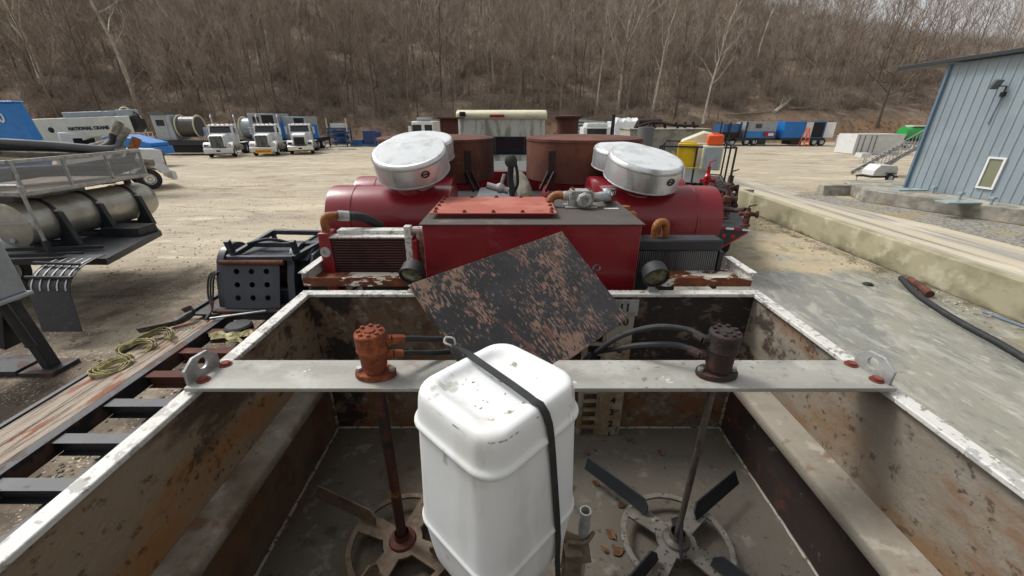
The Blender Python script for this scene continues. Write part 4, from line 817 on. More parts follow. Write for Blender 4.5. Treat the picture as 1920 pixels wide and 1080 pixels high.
# ---- trays behind the tub
for sx in (-1, 1):
    a = P(567, 524, 2.03) if sx < 0 else P(1410, 529, 2.03); b = P(782, 524, 2.03) if sx < 0 else P(1236, 529, 2.03)
    x0, x1 = sorted((a.x, b.x)); zt = (RIM+.06)
    t = MB().box((x0, 2.03, RIM+.008), (x1, 2.036, zt)).box((x0, 2.0365, RIM+.008), (x1, 2.3, RIM+.014)).build('drip_tray', 'rust_white', T, bevel=.002)
    xo = x0 if sx < 0 else x1; MB().box((xo-.004, 2.037, RIM+.016), (xo+.004, 2.32, zt+.02)).box((xo-.022, 2.038, zt+.0205), (xo+.022, 2.32, zt+.027)).build('side_bar', 'white_flaky', t)
# ---- work lamps
for (x, y, Y, r) in ((772, 513, 1.99, .062), (1229, 516, 1.985, .068)):
    c = P(x, y, Y); ax = Vector((-.1 if x < 900 else .05, -.88, -.42)).normalized()
    l = MB().lathe([(0, -.075), (r*.6, -.07), (r*.95, -.045), (r, 0), (r*1.03, .01), (r*1.03, .022), (r*.93, .022), (r*.93, .008)], 28, c, ax).build('work_lamp', 'rubber', T)
    MB().lathe([(r*.93, .009), (r*.5, .014), (0, .016)], 24, c, ax).build('lens', 'lens', l)
    MB().bar(c+Vector((0, .03, -r)), (c.x, c.y+.03, RIM+.002), .035, .02).box((c.x-.03, 1.965, RIM+.001), (c.x+.03, 2.005, RIM+.006)).build('bracket', 'galv', l)
# ---- red fluid tank
BX0, BX1, BY0, BY1, BZ = -.489, .705, 2.12, 2.86, H-.534
ft = MB().box((BX0, BY0, 2.2), (BX1, BY1, BZ-.004)).build('fluid_tank', 'red', T, bevel=.006)
MB().box((BX0-.012, BY0-.012, BZ-.0035), (BX1+.012, BY1, BZ+.002)).build('tank_top', 'tank_top', ft, bevel=.001)
hx0, hx1, hy0, hy1, hz = -.466, .255, 2.237, 2.74, H-.50
MB().box((hx0+.04, hy0+.035, BZ+.0025), (hx1-.035, hy1-.03, hz-.007)).build('hatch_collar', 'red', ft)
MB().box((hx0, hy0, hz-.006), (hx1, hy1, hz)).build('hatch_cover', 'red_dusty', ft, bevel=.0015)
bt = MB(); pts = [(hx0+.03+(hx1-hx0-.06)*i/4, y) for i in range(5) for y in (hy0+.022, hy1-.022)]+[(x, hy0+(hy1-hy0)*j/5) for j in range(1, 5) for x in (hx0+.022, hx1-.022)]
for x, y in pts: bt.lathe([(.014, 0), (.014, .003), (.0095, .004), (.0095, .012), (0, .013)], 6, (x, y, hz+.0005))
bt.build('hatch_bolts', 'bolt_red', ft)
R0 = G(1140, 374, BZ); fc = MB().lathe([(.042, .003), (.042, .03), (.045, .032)], 20, R0); fc.build('filler_neck', 'red', ft)
fc = MB(); n = 24
fc.lathe([(.046, .033), (.049, .036), (.049, .066), (.044, .074), (.02, .078), (0, .078)], 24, R0)
for i in range(12): a = 2*pi*i/12; fc.cyl(R0+Vector((.047*cos(a), .047*sin(a), .036)), R0+Vector((.047*cos(a), .047*sin(a), .068)), .006, 6)
fc.build('filler_cap', 'chrome', ft)
p0 = G(1088, 389, BZ+.003); gp = MB().cbox(p0+Vector((0, .02, .055)), (.15, .09, .085)).cbox(p0+Vector((0, .02, .006)), (.2, .12, .012)).cbox(p0+Vector((0, .02, .103)), (.13, .1, .012))
gp.lathe([(.05, 0), (.05, .03), (.042, .032), (.042, .038), (.022, .038), (.022, .02), (0, .02)], 8, p0+Vector((.015, -.03, .052)), (0, -1, 0))
gp.cyl(p0+Vector((.07, .02, .06)), p0+Vector((.125, .03, .06)), .03, 14).cyl(p0+Vector((-.07, .02, .07)), p0+Vector((-.11, .02, .07)), .03, 14)
gp.build('gear_pump', 'alu_cast', ft, bevel=.004)
pb = MB()
for dx in (-.05, .05):
    for dy in (-.01, .05): pb.cyl(p0+Vector((dx, dy, .108)), p0+Vector((dx, dy, .118)), .009, 6)
pb.build('pump_bolts', 'bolt_red', ft)
MB().tube(curve([p0+Vector((-.1, .02, .07)), p0+Vector((-.15, .03, .072)), p0+Vector((-.185, .03, .05)), p0+Vector((-.2, .02, .0))], 5), .026, 12).build('pipe_elbow', 'brass', ft)
MB().tube(curve([p0+Vector((.11, .03, .06)), p0+Vector((.16, .06, .06)), p0+Vector((.2, .16, .03)), p0+Vector((.22, .3, .0))], 5), .03, 12).build('pipe', 'grey', ft)
s0 = G(1146, 391, BZ+.0025); MB().box((s0.x-.045, s0.y-.014, BZ+.0025), (s0.x+.045, s0.y+.014, BZ+.004)).build('sticker', 'white', ft)
MB().cyl((.72, 2.5, BZ-.05), (.78, 2.55, BZ-.05), .03, 10).cyl((.74, 2.6, BZ+.0), (.74, 2.6, BZ-.1), .028, 10).build('pipe_elbow', 'brass', ft)
# ---- oil cooler (left) and radiator (right)
cx0, cx1, cz0, cz1, cy = -1.05, -.585, 2.69, 2.955, 2.24
oc = MB().box((cx0, cy+.01, cz0), (cx1, cy+.1, cz1)).build('oil_cooler', 'dark', T, label='oil cooler with rusty horizontal fins, left of the red tank')
o = MB()
for i in range(17): z = cz0+.006+(cz1-cz0-.012)*i/16; o.box((cx0+.002, cy-.004, z-.0038), (cx1-.002, cy+.0095, z+.0038))
o.build('fins', 'corefin', oc)
MB().box((cx0-.07, cy-.01, cz0-.12), (cx0-.001, cy+.1, cz1+.03)).box((cx1+.001, cy-.01, cz0-.12), (cx1+.035, cy+.1, cz1-.01)).build('header_tank', 'red', oc, bevel=.008)
MB().box((cx0-.002, cy-.012, cz1+.001), (cx1+.01, cy+.06, cz1+.008)).box((cx0+.02, cy+.05, cz1+.0085), (cx1+.01, cy+.12, cz1+.03)).build('top_plate', 'white_flaky', oc)
e0 = Vector((cx0-.035, cy+.04, cz1+.03)); MB().tube(curve([e0, e0+Vector((0, 0, .06)), e0+Vector((.02, .01, .085)), e0+Vector((.07, .03, .085))], 5), .024, 12).build('pipe_elbow', 'brass', oc)
e1 = e0+Vector((.07, .03, .085)); MB().cyl(e1, e1+Vector((.05, .03, -.01)), .03, 12).build('hose_collar', 'galv', oc); MB().tube(curve([e1+Vector((.05, .03, -.01)), e1+Vector((.12, .07, -.03)), e1+Vector((.2, .14, -.1))], 5), .027, 12).build('hose', 'rubber', oc)
MB().lathe([(.03, 0), (.03, .012), (.014, .013), (.012, .006), (0, .006)], 16, (cx0-.035, cy-.011, cz1-.08), (0, -1, 0)).build('port', 'galv', oc)
ub = P(768, 492, 2.22); ut = P(765, 420, 2.3); MB().bar((ub.x, 2.26, 2.6), (ub.x, 2.26, ut.z), .04, .05).cyl((ub.x, 2.27, ut.z-.03), (BX0-.002, 2.3, ut.z-.03), .02, 10).cyl((ub.x+.05, 2.28, ut.z-.09), (ub.x+.05, 2.28, ut.z-.03), .013, 8).build('upright', 'white_flaky', T, bevel=.003)
o = MB(); rg_ = random.Random(8)
for i in range(7): o.sphere((ub.x+.055+rg_.uniform(-.012, .012), 2.3, 2.72+.035*i), .032, 8, (1, 1, 1.1))
o.build('lagged_pipe', 'lagging', T)
rx0, rx1, rz0, rz1, ry = .735, 1.225, 2.69, 2.87, 2.26
ra = MB().box((rx0, ry+.012, rz0), (rx1, ry+.09, rz1)).build('radiator', 'dark', T, label='grey finned radiator with a black top tank, right of the red tank')
o = MB()
for i in range(38): x = rx0+.01+(rx1-rx0-.02)*i/37; o.box((x-.0035, ry, rz0), (x+.0035, ry+.0115, rz1-.001))
o.build('fins', 'radfin', ra)
MB().box((rx0-.01, ry-.015, rz1), (rx1+.01, ry+.11, rz1+.07)).build('top_tank', 'black', ra, bevel=.012)
MB().box((rx1+.001, ry-.01, rz0-.06), (rx1+.025, ry+.1, rz1-.002)).build('side_frame', 'black', ra); MB().box((rx0-.025, ry-.01, rz0-.06), (rx0-.001, ry+.1, rz1-.002)).build('side_frame', 'black', ra)
e0 = Vector((.85, ry+.05, rz1+.07)); MB().tube(curve([e0, e0+Vector((0, 0, .06)), e0+Vector((.02, .01, .085)), e0+Vector((.06, .02, .075)), e0+Vector((.07, .03, .0))], 5), .024, 12).build('pipe_elbow', 'brass', ra)
# ---- air cleaners
def air_cleaner(y, x0, x1, d, r, cap_px, cap_r, cap_h, tilt, roll, Yc, label, nx):
    z = H-d; s = 1 if x1 > x0 else -1
    c = MB().lathe([(r*.9, 0), (r*.985, .006), (r, .03), (r, .16), (r*1.02, .165), (r*1.02, .18), (r, .185), (r, abs(x1-x0)-.03), (r*.98, abs(x1-x0)-.006), (r*.86, abs(x1-x0))], 48, (x0, y, z), (s, 0, 0)); c.lathe([(0, .001), (r*.9, 0)], 40, (x0, y, z), (s, 0, 0))
    c.lathe([(r*.86, abs(x1-x0)), (0, abs(x1-x0))], 32, (x0, y, z), (s, 0, 0))
    c = c.build('air_cleaner', 'red', T, label=label)
    MB().cbox((x0+s*.17, y-r*.78, z-r*.68), (.03, .03, .045)).build('latch', 'red_dusty', c)
    tc = P(cap_px[0], cap_px[1], Yc); ax = (Matrix.Rotation(radians(roll), 3, 'Y') @ (Matrix.Rotation(radians(tilt), 3, 'X') @ Vector((0, 0, 1)))).normalized()
    bc = tc-ax*cap_h
    MB().lathe([(.5*cap_r, -.0), (cap_r*.97, 0), (cap_r, .004), (cap_r, cap_h-.03), (cap_r*.985, cap_h-.012), (cap_r*.95, cap_h-.003), (cap_r*.9, cap_h-.001)], 56, bc, ax).build('rain_cap', 'aluminium', c)
    MB().lathe([(cap_r*1.001, cap_h-.034), (cap_r*1.012, cap_h-.028), (cap_r*1.001, cap_h-.022)], 56, bc, ax).lathe([(cap_r*1.001, .002), (cap_r*1.014, .008), (cap_r*1.001, .014)], 56, bc, ax).build('rolled_bead', 'galv', c)
    MB().lathe([(cap_r*.9, cap_h-.001), (cap_r*.6, cap_h+.004), (0, cap_h+.006)], 56, bc, ax).build('cap_top', 'alu_top', c)
    nb = Vector((nx, y, z+r*.6)); MB().tube(curve([bc-ax*-.02, bc-ax*.06, nb.lerp(bc, .35), nb], 4), [.13]*13, 32).build('neck', 'red', c)
    q = bc-ax*.075; MB().lathe([(.135, -.012), (.137, -.01), (.137, .01), (.135, .012)], 32, q, ax).build('clamp', 'galv', c)
    f_ = bc+ax*cap_h*.55; dirn = (Vector((.55, -1, 0))); dirn = (dirn-ax*dirn.dot(ax)).normalized(); cc = f_+dirn*(cap_r+.004); tg = ax.cross(dirn)
    MB().tube([cc+tg*(.026*cos(t))+ax*(.02*sin(t)) for t in [2*pi*i/12 for i in range(13)]], .005, 6).tube([cc-tg*.028, cc+tg*.028], .004, 6).build('cap_latch', 'black', c)
air_cleaner(2.92, -1.285, -.42, .68, .225, (766, 279), .25, .165, 22, -3, 2.82, 'left front air cleaner whose silver cap is tipped most towards the tub', -.70)
air_cleaner(3.55, -1.33, -.5, .70, .225, (789, 259), .27, .165, 12, 0, 3.62, 'left rear air cleaner half hidden behind the tipped silver cap', -.75)
air_cleaner(2.92, 1.45, .62, .68, .225, (1213, 293), .255, .17, 15, 6, 2.84, 'right front air cleaner with the largest level silver cap', .92)
air_cleaner(3.55, 1.46, .66, .70, .225, (1171, 276), .255, .17, 9, 2, 3.6, 'right rear air cleaner behind the level silver cap', .98)
# ---- mufflers, stacks, engine bay
def muffler(x, y, r, zt, zb, bx, label):
    m = MB().lathe([(r*.9, zb), (r, zb+.02), (r, zt-.03), (r*1.012, zt-.028), (r*1.012, zt-.005), (r*.985, zt), (r*.7, zt+.012), (0, zt+.02)], 64, (x, y, 0)).build('silencer', 'rust_brown', T, label=label)
    b = MB(); ang = atan2(-1, bx); px, py = x+r*cos(ang)*1.0, y+r*sin(ang); d = Vector((cos(ang), sin(ang), 0)); tg = Vector((-d.y, d.x, 0)); c = Vector((px, py, 0))
    b.bar(c+d*.01+Vector((0, 0, zb)), c+d*.01+Vector((0, 0, zt-.1)), .08, .015); b.bar(c+d*.02+tg*.03+Vector((0, 0, zb+.12)), c+d*.16+tg*.03+Vector((0, 0, zb-.03)), .012, .04); b.bar(c+d*.02-tg*.03+Vector((0, 0, zb+.12)), c+d*.16-tg*.03+Vector((0, 0, zb-.03)), .012, .04)
    b.build('bracket', 'rust_dark', m)
muffler(-.77, 4.35, .58, 3.41, 3.0, .75, 'left rusty drum-shaped silencer behind the silver caps')
muffler(.73, 4.35, .58, 3.41, 3.0, -.75, 'right rusty drum-shaped silencer, the wider one in view')
MB().box((-1.0, 6.0, 3.0), (-.78, 6.25, 3.57)).box((-1.04, 5.96, 3.571), (-.68, 6.3, 3.59)).build('exhaust_stack', 'rust_brown', T, label='square rusty exhaust stack on the left')
MB().lathe([(.15, 2.9), (.15, 3.56), (.17, 3.565), (.17, 3.58), (.21, 3.59), (.21, 3.61), (0, 3.62)], 28, (.77, 6.0, 0)).build('exhaust_stack', 'rust_brown', T, label='round rusty exhaust stack on the right')
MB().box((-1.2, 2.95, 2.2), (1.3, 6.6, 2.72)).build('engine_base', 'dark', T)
MB().box((-1.15, 5.3, 2.721), (1.2, 5.42, 2.95)).box((-.3, 3.0, 2.721), (-.22, 5.29, 2.8)).box((.35, 3.0, 2.721), (.43, 5.29, 2.8)).bar((.2, 3.1, 2.76), (.62, 3.9, 2.95), .08, .06).build('engine_frame', 'red', T)
MB().prism([(2.95, 2.8), (3.0, 2.98), (3.12, 3.04), (3.5, 3.04), (3.6, 2.98), (3.62, 2.8)], -.28, .0, 'x').build('engine_cover', 'grey_dark', T, bevel=.02)
a = P(966, 328, 3.35); b = P(986, 372, 3.2); MB().tube(curve([a, a.lerp(b, .4)+Vector((.02, 0, .0)), b, b+Vector((.01, 0, -.15))], 4), [.06]*13, 14).build('lagged_pipe', 'lagging', T)
a = P(958, 303, 3.15); st_ = MB().lathe([(.02, -.03), (.045, -.02), (.048, .02), (.03, .03), (0, .032)], 18, a, (0, -.9, .3)); st_.tube(curve([a+Vector((0, .01, -.03)), a+Vector((-.005, .02, -.13)), a+Vector((.01, 0, -.26)), a+Vector((.02, .0, -.4))], 5), .024, 8)
st_.tube(curve([a+Vector((.03, .02, .01)), a+Vector((.05, .02, -.1)), a+Vector((.04, .02, -.2)), a+Vector((-.06, .02, -.3)), a+Vector((-.2, .05, -.36))], 5), .012, 6).build('hand_pump', 'rubber', T)
hs_ = MB(); R = random.Random(4)
for i in range(9):
    x = -.35+.1*i+R.uniform(-.03, .03); z = 2.86; hs_.tube(curve([(x, 2.95, z), (x+R.uniform(-.1, .1), 3.2, z+R.uniform(.02, .14)), (x+R.uniform(-.2, .2), 3.5, z+R.uniform(-.02, .1)), (x+R.uniform(-.1, .1), 3.9, z-.05)], 5), R.uniform(.012, .028), 8)
hs_.build('engine_hoses', 'rubber', T)
va = MB(); c = P(938, 353, 3.0); va.cyl(c+Vector((-.1, 0, .02)), c+Vector((.06, 0, -.02)), .025, 10).sphere(c, .04, 10).cyl(c, c+Vector((.03, 0, .1)), .012, 8); va.build('valve', 'galv', T)
# ---- running gear under it all
MB().box((-.55, -2.5, 1.1), (-.4, 8.2, 1.45)).box((.6, -2.5, 1.1), (.75, 8.2, 1.45)).box((-1.15, 2.02, 1.52), (1.35, 6.8, 1.62)).box((-1.1, YN, 1.5), (1.3, 1.95, 1.76)).box((-1.1, 2.3, 1.63), (1.3, 6.5, 2.19)).build('chassis', 'black', T)
for y in (.3, 1.6, 2.9):
    for sx, x in ((-1, -.95), (1, 1.15)): wheel(T, (x, y, .52), .52, .4, (1, 0, 0), 'white', sx)
# ---- tractor coupled ahead
TR = thing('white_truck', 'white truck cab with a grimy rear wall and red roof marker, beyond the red tanks', 'truck', (-.2, 9, 0))
a, b = P(855, 212, 9), P(1026, 212, 9); x0, x1 = a.x, b.x; zt = a.z
cb = MB().box((x0+.03, 9.02, 1.1), (x1-.03, 10.6, zt-.06)).build('cab', 'grime_white', TR, bevel=.06)
MB().prism([(8.98, zt-.12), (8.94, zt-.05), (8.98, zt+.02), (9.1, zt+.06), (10.5, zt+.08), (10.7, zt-.1), (9.1, zt-.12)], x0, x1, 'x').build('roof', 'cream', TR, bevel=.03)
MB().box((x0+.06, 8.975, 2.3), (x1-.06, 9.019, 2.72)).build('lower_panel', 'white_clean', TR)
wn_ = P(921, 256, 8.99), P(990, 290, 8.99); wx0, wx1 = P(893, 256, 8.99).x, P(1018, 256, 8.99).x
wi = MB().box((wx0, 8.985, wn_[1].z), (wx1, 9.019, wn_[0].z)).build('rear_window', 'glass', TR, bevel=.01)
MB().box((wx0+.38, 8.978, wn_[1].z), (wx0+.41, 8.984, wn_[0].z)).box((wx1-.4, 8.978, wn_[1].z), (wx1-.37, 8.984, wn_[0].z)).build('frame', 'black', wi)
m0 = P(932, 217, 8.93); MB().cbox(m0, (.3, .06, .05)).build('marker_lamp', 'redlight', TR, bevel=.01)
m0 = P(867, 214, 8.93); MB().cbox(m0, (.12, .1, .09)).build('cab_lamp', 'dark', TR, bevel=.015)
MB().box((x0+.1, 10.6, 1.0), (x1-.1, 12.6, 2.1)).build('hood', 'white', TR, bevel=.12); MB().box((-.6, 6.9, .85), (.2, 12.4, 1.05)).build('frame_rails', 'black', TR)
for y in (7.6, 8.75, 12.0):
    for sx, x in ((-1, x0+.2), (1, x1-.2)): wheel(TR, (x, y, .52), .52, .35, (1, 0, 0), 'chrome', sx)
# ------------------------------------------------------------------ flatbed parked alongside on the left
DZ = 1.42
F = thing('flatbed_trailer', 'black flatbed trailer with bare crossmembers and an oak outer deck, alongside the tub', 'trailer', (-2.6, 2, 0))
MB().box((-3.475, -2.2, DZ-.14), (-3.385, 4.32, DZ)).build('inner_rail', 'black_rusty', F, bevel=.004)
MB().box((-3.93, -2.2, DZ-.13), (-3.885, 9.5, DZ+.012)).build('outer_rail', 'black', F, bevel=.004)
for i, (a, b) in enumerate(((-3.883, -3.686), (-3.68, -3.48))):
    o = MB(); R = random.Random(30+i)
    o.box((a, -2.2, DZ-.045), (b, 4.25-.1*i, DZ-.002)); o.build('deck_plank', 'plank', F, bevel=.004)
for i in range(14):
    y = -1.35+.405*i; m = 'black' if i < 11 else 'rust_brown'
    b = MB().box((-3.383, y-.05, DZ-.028), (-1.3, y+.05, DZ-.02)).box((-3.383, y-.004, DZ-.14), (-1.3, y+.004, DZ-.0285)).box((-3.383, y-.045, DZ-.148), (-1.3, y+.045, DZ-.1405)); b.build('crossmember', m, F)
for x in (-3.0, -1.9):
    MB().box((x-.07, -2.2, DZ-.50), (x+.07, 9.5, DZ-.49)).box((x-.006, -2.2, DZ-.489), (x+.006, 9.5, DZ-.162)).box((x-.07, -2.2, DZ-.161), (x+.07, 9.5, DZ-.1495)).build('main_beam', 'black', F)
MB().box((-3.883, 4.33, DZ-.1), (-1.3, 9.5, DZ-.02)).build('deck_plate', 'black_rusty', F)
for y in (7.4, 8.6):
    for sx, x in ((-1, -3.6), (1, -1.6)): wheel(F, (x, y, .5), .5, .45, (1, 0, 0), 'white', sx)
MB().box((-2.2, -1.6, .1), (-2.05, -1.45, 1.25)).box((-3.2, -1.6, .1), (-3.05, -1.45, 1.25)).box((-2.3, -1.7, 0), (-1.95, -1.35, .1)).box((-3.3, -1.7, 0), (-2.95, -1.35, .1)).build('landing_gear', 'black', F)
o = MB(); R = random.Random(6)
for i in range(7):
    x, y = -3.1+R.uniform(-.25, .35), 3.72+R.uniform(-.12, .12); z = DZ-.015
    o.ribbon(curve([(x, y, z+.01), (x+.12, y+R.uniform(-.05, .05), z+R.uniform(.0, .06)), (x+.26, y+R.uniform(-.08, .08), z+.01), (x+.38, y+R.uniform(-.12, .12), z+R.uniform(0, .04))], 5), .04, .004, (0, R.uniform(.3, 1), .6))
tag(o.build('webbing_strap', 'webbing', loc=(-3, 3.72, DZ)), 'tangle of pale dirty webbing lying across the flatbed crossmembers', 'strap')
o = MB().lathe([(.13, 0), (.14, .02), (.14, .1), (.12, .12), (0, .125)], 20, (-3.1, 4.0, DZ-.1)); tag(o.build('rubber_mount', 'rubber', loc=(-3.1, 4.0, DZ-.1)), 'round black rubber drum lying among the flatbed crossmembers', 'mount')
# straps on the planks
def coil(name, label, c, ax, ay, n, w, m, rot, tilt=.0, gap=.009, tail=None):
    pts = []; T_ = 26
    for i in range(n*T_+1):
        t = 2*pi*i/T_; r = 1-gap*i/T_/ay*.9; wob = 1+.05*sin(3*t+i*.02)
        pts.append(Vector((ax*r*cos(t)*wob, ay*r*sin(t), w/2+.012*sin(2*t+.7)+.004*sin(5*t))))
    X = Matrix.Translation(c) @ Matrix.Rotation(rot, 4, 'Z') @ Matrix.Rotation(tilt, 4, 'X'); pts = [X @ p for p in pts]
    if tail: pts = [Vector(p) for p in tail]+pts
    o = MB().ribbon(pts, w, .006, tuple((X.to_3x3() @ Vector((0, .12, 1)))))
    return tag(o.build(name, m, loc=c, angle=60), label, 'strap')
c1 = G(211, 693, DZ); coil('webbing_strap', 'nearest rolled yellow-green webbing strap, lying on the oak plank', c1, .17, .10, 3,   .055, 'webbing', 1.05, .35, .02)
c2 = G(257, 657, DZ); coil('webbing_strap', 'loosely looped yellow webbing strap in the middle of the oak plank', c2, .17, .11, 2, .05, 'webbing', .4, .5, .02)
c3 = G(288, 636, DZ); o = MB()
for k in range(5):
    R = random.Random(k); x = c3.x-.2+.03*k; o.ribbon(curve([(x, c3.y-.14, DZ+.01+.012*k), (x+.13, c3.y-.04+.03*k, DZ+.04+.014*k), (x+.27, c3.y+.05, DZ+.035+.01*k), (x+.36, c3.y-.02-.02*k, DZ+.008+.01*k)], 6), .052, .003, (.3, -.8, .6))
tag(o.build('webbing_strap', 'webbing', loc=c3), 'folded pale yellow webbing strap lying beside the grey lettered strap', 'strap')
c4 = G(318, 616, DZ); gp_ = [(-.24, -.12, .035), (-.12, -.06, .04), (.02, .02, .045), (.12, .12, .06), (.14, .22, .1), (.08, .28, .12), (.0, .24, .1)]
gs = tag(MB().ribbon(curve([c4+Vector(p) for p in gp_], 8), .085, .004, (.25, -.45, .85)).build('webbing_strap', 'webbing_grey', loc=c4), 'wide grey webbing strap with black lettering at the far end of the oak plank', 'strap')
gq = c4+Vector((-.08, -.07, .046)); text('lettering', 'KIN', .066, 'letter', gs, frame(gq, (.86, .5, .04), (-.25, .45, .85)), .001, .003)
o = MB(); ch = c4+Vector((.1, -.16, .0)); R = random.Random(2)
for i in range(14): p = ch+Vector((-.02+.028*i-.2, -.05+.018*i, .012)); o.tube([p+Vector((.014*cos(t), .010*sin(t) if i % 2 else 0, .01*sin(t) if not i % 2 else 0)) for t in [2*pi*j/8 for j in range(9)]], .0035, 5)
tag(o.build('chain', 'galv', loc=ch), 'short steel chain lying on the oak plank under the straps', 'chain')
a, b = Vector((-3.5, 4.12, DZ+.03)), Vector((-2.95, 4.3, DZ+.04)); tag(MB().tube([a, a.lerp(b, .5), b], .012, 8).build('steel_bar', 'galv', loc=a), 'bright thin steel bar lying in front of the black winch', 'bar')
# ---- the winch with its perforated guard
wx0, wx1 = -3.50, -2.72
Wn = thing('winch', 'black winch with a nine-hole guard plate standing on the flatbed', 'winch', (-3.1, 4.6, DZ))
MB().box((wx0-.1, 4.3, DZ+.001), (wx1+.55, 5.5, DZ+.035)).build('base_plate', 'black_rusty', Wn, bevel=.004)
gl = [[(0, 0), (.66, 0), (.68, .5), (.62, .54), (.04, .54), (-.02, .5)]]+[circ(.16+.18*i, .12+.16*j, .034, 18) for i in range(3) for j in range(3)]
g0 = Vector((wx0+.03, 4.36, DZ+.05)); up_ = Vector((.0, .32, 1)).normalized()
X = frame(g0, (1, 0, 0), up_); o = MB(); holed(o, gl, X, .012); o.cbox(g0+Vector((.33, .02, -.008)), (.66, .06, .014)); o.build('guard_plate', 'winch', Wn)
for x in (wx0-.05, wx1+.03):
    pl = [(4.42, DZ+.036), (5.3, DZ+.036), (5.3, DZ+.45)]+[(4.86+.3*cos(a), DZ+.46+.26*sin(a)) for a in [pi*i/12*.95 for i in range(13)]]+[(4.5, DZ+.36)]
    MB().prism(pl, x-.04, x+.05, 'x').cyl((x-.055, 4.8, DZ+.3), (x+.065, 4.8, DZ+.3), .09, 18).cyl((x-.06, 4.75, DZ+.5), (x+.07, 4.75, DZ+.5), .03, 10).build('side_plate', 'winch', Wn, bevel=.006)
MB().prism([(4.45, DZ+.036), (5.4, DZ+.036), (5.4, DZ+.5), (5.1, DZ+.66), (4.7, DZ+.62), (4.5, DZ+.4)], wx1+.24, wx1+.28, 'x').cyl((wx1+.066, 4.9, DZ+.35), (wx1+.24, 4.9, DZ+.35), .22, 20).build('gear_case', 'winch', Wn, bevel=.008)
MB().lathe([(.25, -.36), (.25, -.33), (.16, -.325), (.16, .325), (.25, .33), (.25, .36)], 26, ((wx0+wx1)/2, 4.86, DZ+.32), (1, 0, 0)).build('drum', 'rust_dark', Wn)
tz = DZ+.72
MB().box((wx0+.03, 5.12, DZ+.036), (wx1+.22, 5.36, DZ+.6)).box((wx0+.05, 4.52, DZ+.036), (wx1, 4.6, DZ+.22)).prism([(4.62, DZ+.56), (4.8, DZ+.66), (5.1, DZ+.68), (5.11, DZ+.6)], wx1+.09, wx1+.23, 'x').box((wx0+.06, 4.62, DZ+.575), (wx1+.02, 5.1, DZ+.6)).build('winch_housing', 'winch', Wn, bevel=.01)
fr = MB()
q1, q2, q3, q4 = Vector((wx0+.1, 4.55, tz-.1)), Vector((wx1+.1, 4.55, tz-.1)), Vector((wx0+.25, 5.3, tz+.02)), Vector((wx1+.35, 5.3, tz))
for a, b in ((q1, q2), (q3, q4), (q1, q3), (q2, q4), (q1+Vector((0, .1, 0)), q1+Vector((0, .05, .2))), (q2+Vector((0, .1, 0)), q2+Vector((0, .05, .2))), (q1+(q3-q1)*.5, q2+(q4-q2)*.5)): fr.bar(a, b, .06, .06)
for p in (q3, q4): fr.bar(p, (p.x, p.y, DZ+.4), .05, .05)
fr.build('top_frame', 'winch', Wn, bevel=.005)
MB().cyl((wx0+.02, 4.5, tz-.14), (wx1, 4.5, tz-.14), .032, 12).build('tie_rod', 'rust_brown', Wn)
hs_ = MB()
for k in range(3): x = wx0-.06-.03*k; hs_.tube(curve([(x+.05, 4.6, DZ+.45), (x-.03, 4.5, DZ+.42), (x-.06, 4.42, DZ+.2), (x-.03+.03*k, 4.3, DZ+.06), (x+.02, 4.1+.05*k, DZ+.02)], 6), .011, 6)
hs_.tube(curve([(wx0+.2, 4.8, tz), (wx0+.4, 4.9, tz+.03), (wx0+.6, 4.95, tz-.02), (wx0+.75, 4.9, tz-.1)], 6), .02, 8); hs_.build('cable', 'rubber', Wn)
# ------------------------------------------------------------------ hose trailer on the far left
Q = thing('hose_trailer', 'black hose trailer with a strapped silver tank and a mesh-sided hose rack', 'trailer', (-9.3, 8, 0))
MB().prism([(-12.0, 6.95), (-7.45, 6.95), (-8.05, 8.95), (-9.0, 9.8), (-12.0, 9.95)], 1.08, 1.2, 'z').build('deck', 'black', Q, bevel=.01)
MB().prism([(8.45, 1.201), (8.93, 1.201), (8.95, 1.24), (8.93, 1.38), (8.45, 1.38)], -8.9, -8.1, 'x').build('deck_box', 'black', Q, bevel=.01)
TX, TZ, TRAD = -9.42, 1.71, .42
tk = MB().lathe([(0, -.001), (TRAD*.95, 0), (TRAD, .01), (TRAD, .03), (TRAD*.985, .035), (TRAD*.985, 2.62), (TRAD*.96, 2.7), (TRAD*.85, 2.8), (TRAD*.55, 2.88), (0, 2.91)], 48, (TX, 7.35, TZ), (.06, 1, 0)).build('silver_tank', 'steel', Q)
MB().lathe([(.05, 0), (.045, .03), (0, .035)], 14, (TX-.05, 7.345, TZ-.28), (0, -1, 0)).bar((TX-.4, 7.33, TZ+.05), (TX+.42, 7.33, TZ+.05), .02, .03).build('end_fitting', 'grey', tk)
for i, y in enumerate((7.85, 8.65, 9.55)):
    x = TX+.06*(y-7.35); b = MB(); pts = [(x+(TRAD+.008)*cos(a), y, TZ+(TRAD+.008)*sin(a)) for a in [radians(-30+240*j/28) for j in range(29)]]; b.ribbon(pts, .075, .008, (0, 1, 0)); b.build('tank_strap', 'black', Q, angle=60)
    c = MB().prism([(x+.5, 1.201), (x+.62, 1.201), (x+.48, TZ+.16), (x+.38, TZ+.16), (x+TRAD*.93, TZ-.22), (x+.25, TZ-.42), (x-.25, TZ-.42), (x-.5, 1.201)], y-.05, y+.05, 'y'); c.build('tank_cradle', 'black', Q, bevel=.006)
    MB().cyl((x+.425, y-.05, TZ+.19), (x+.425, y+.05, TZ+.19), .022, 8).cyl((x+.425, y, TZ+.05), (x+.425, y, TZ+.3), .012, 6).build('strap_bolt', 'galv', Q)
RX0, RY0, RY1, RZ0, RZ1 = -8.88, 7.35, 10.05, 2.3, 2.86
rk = MB()
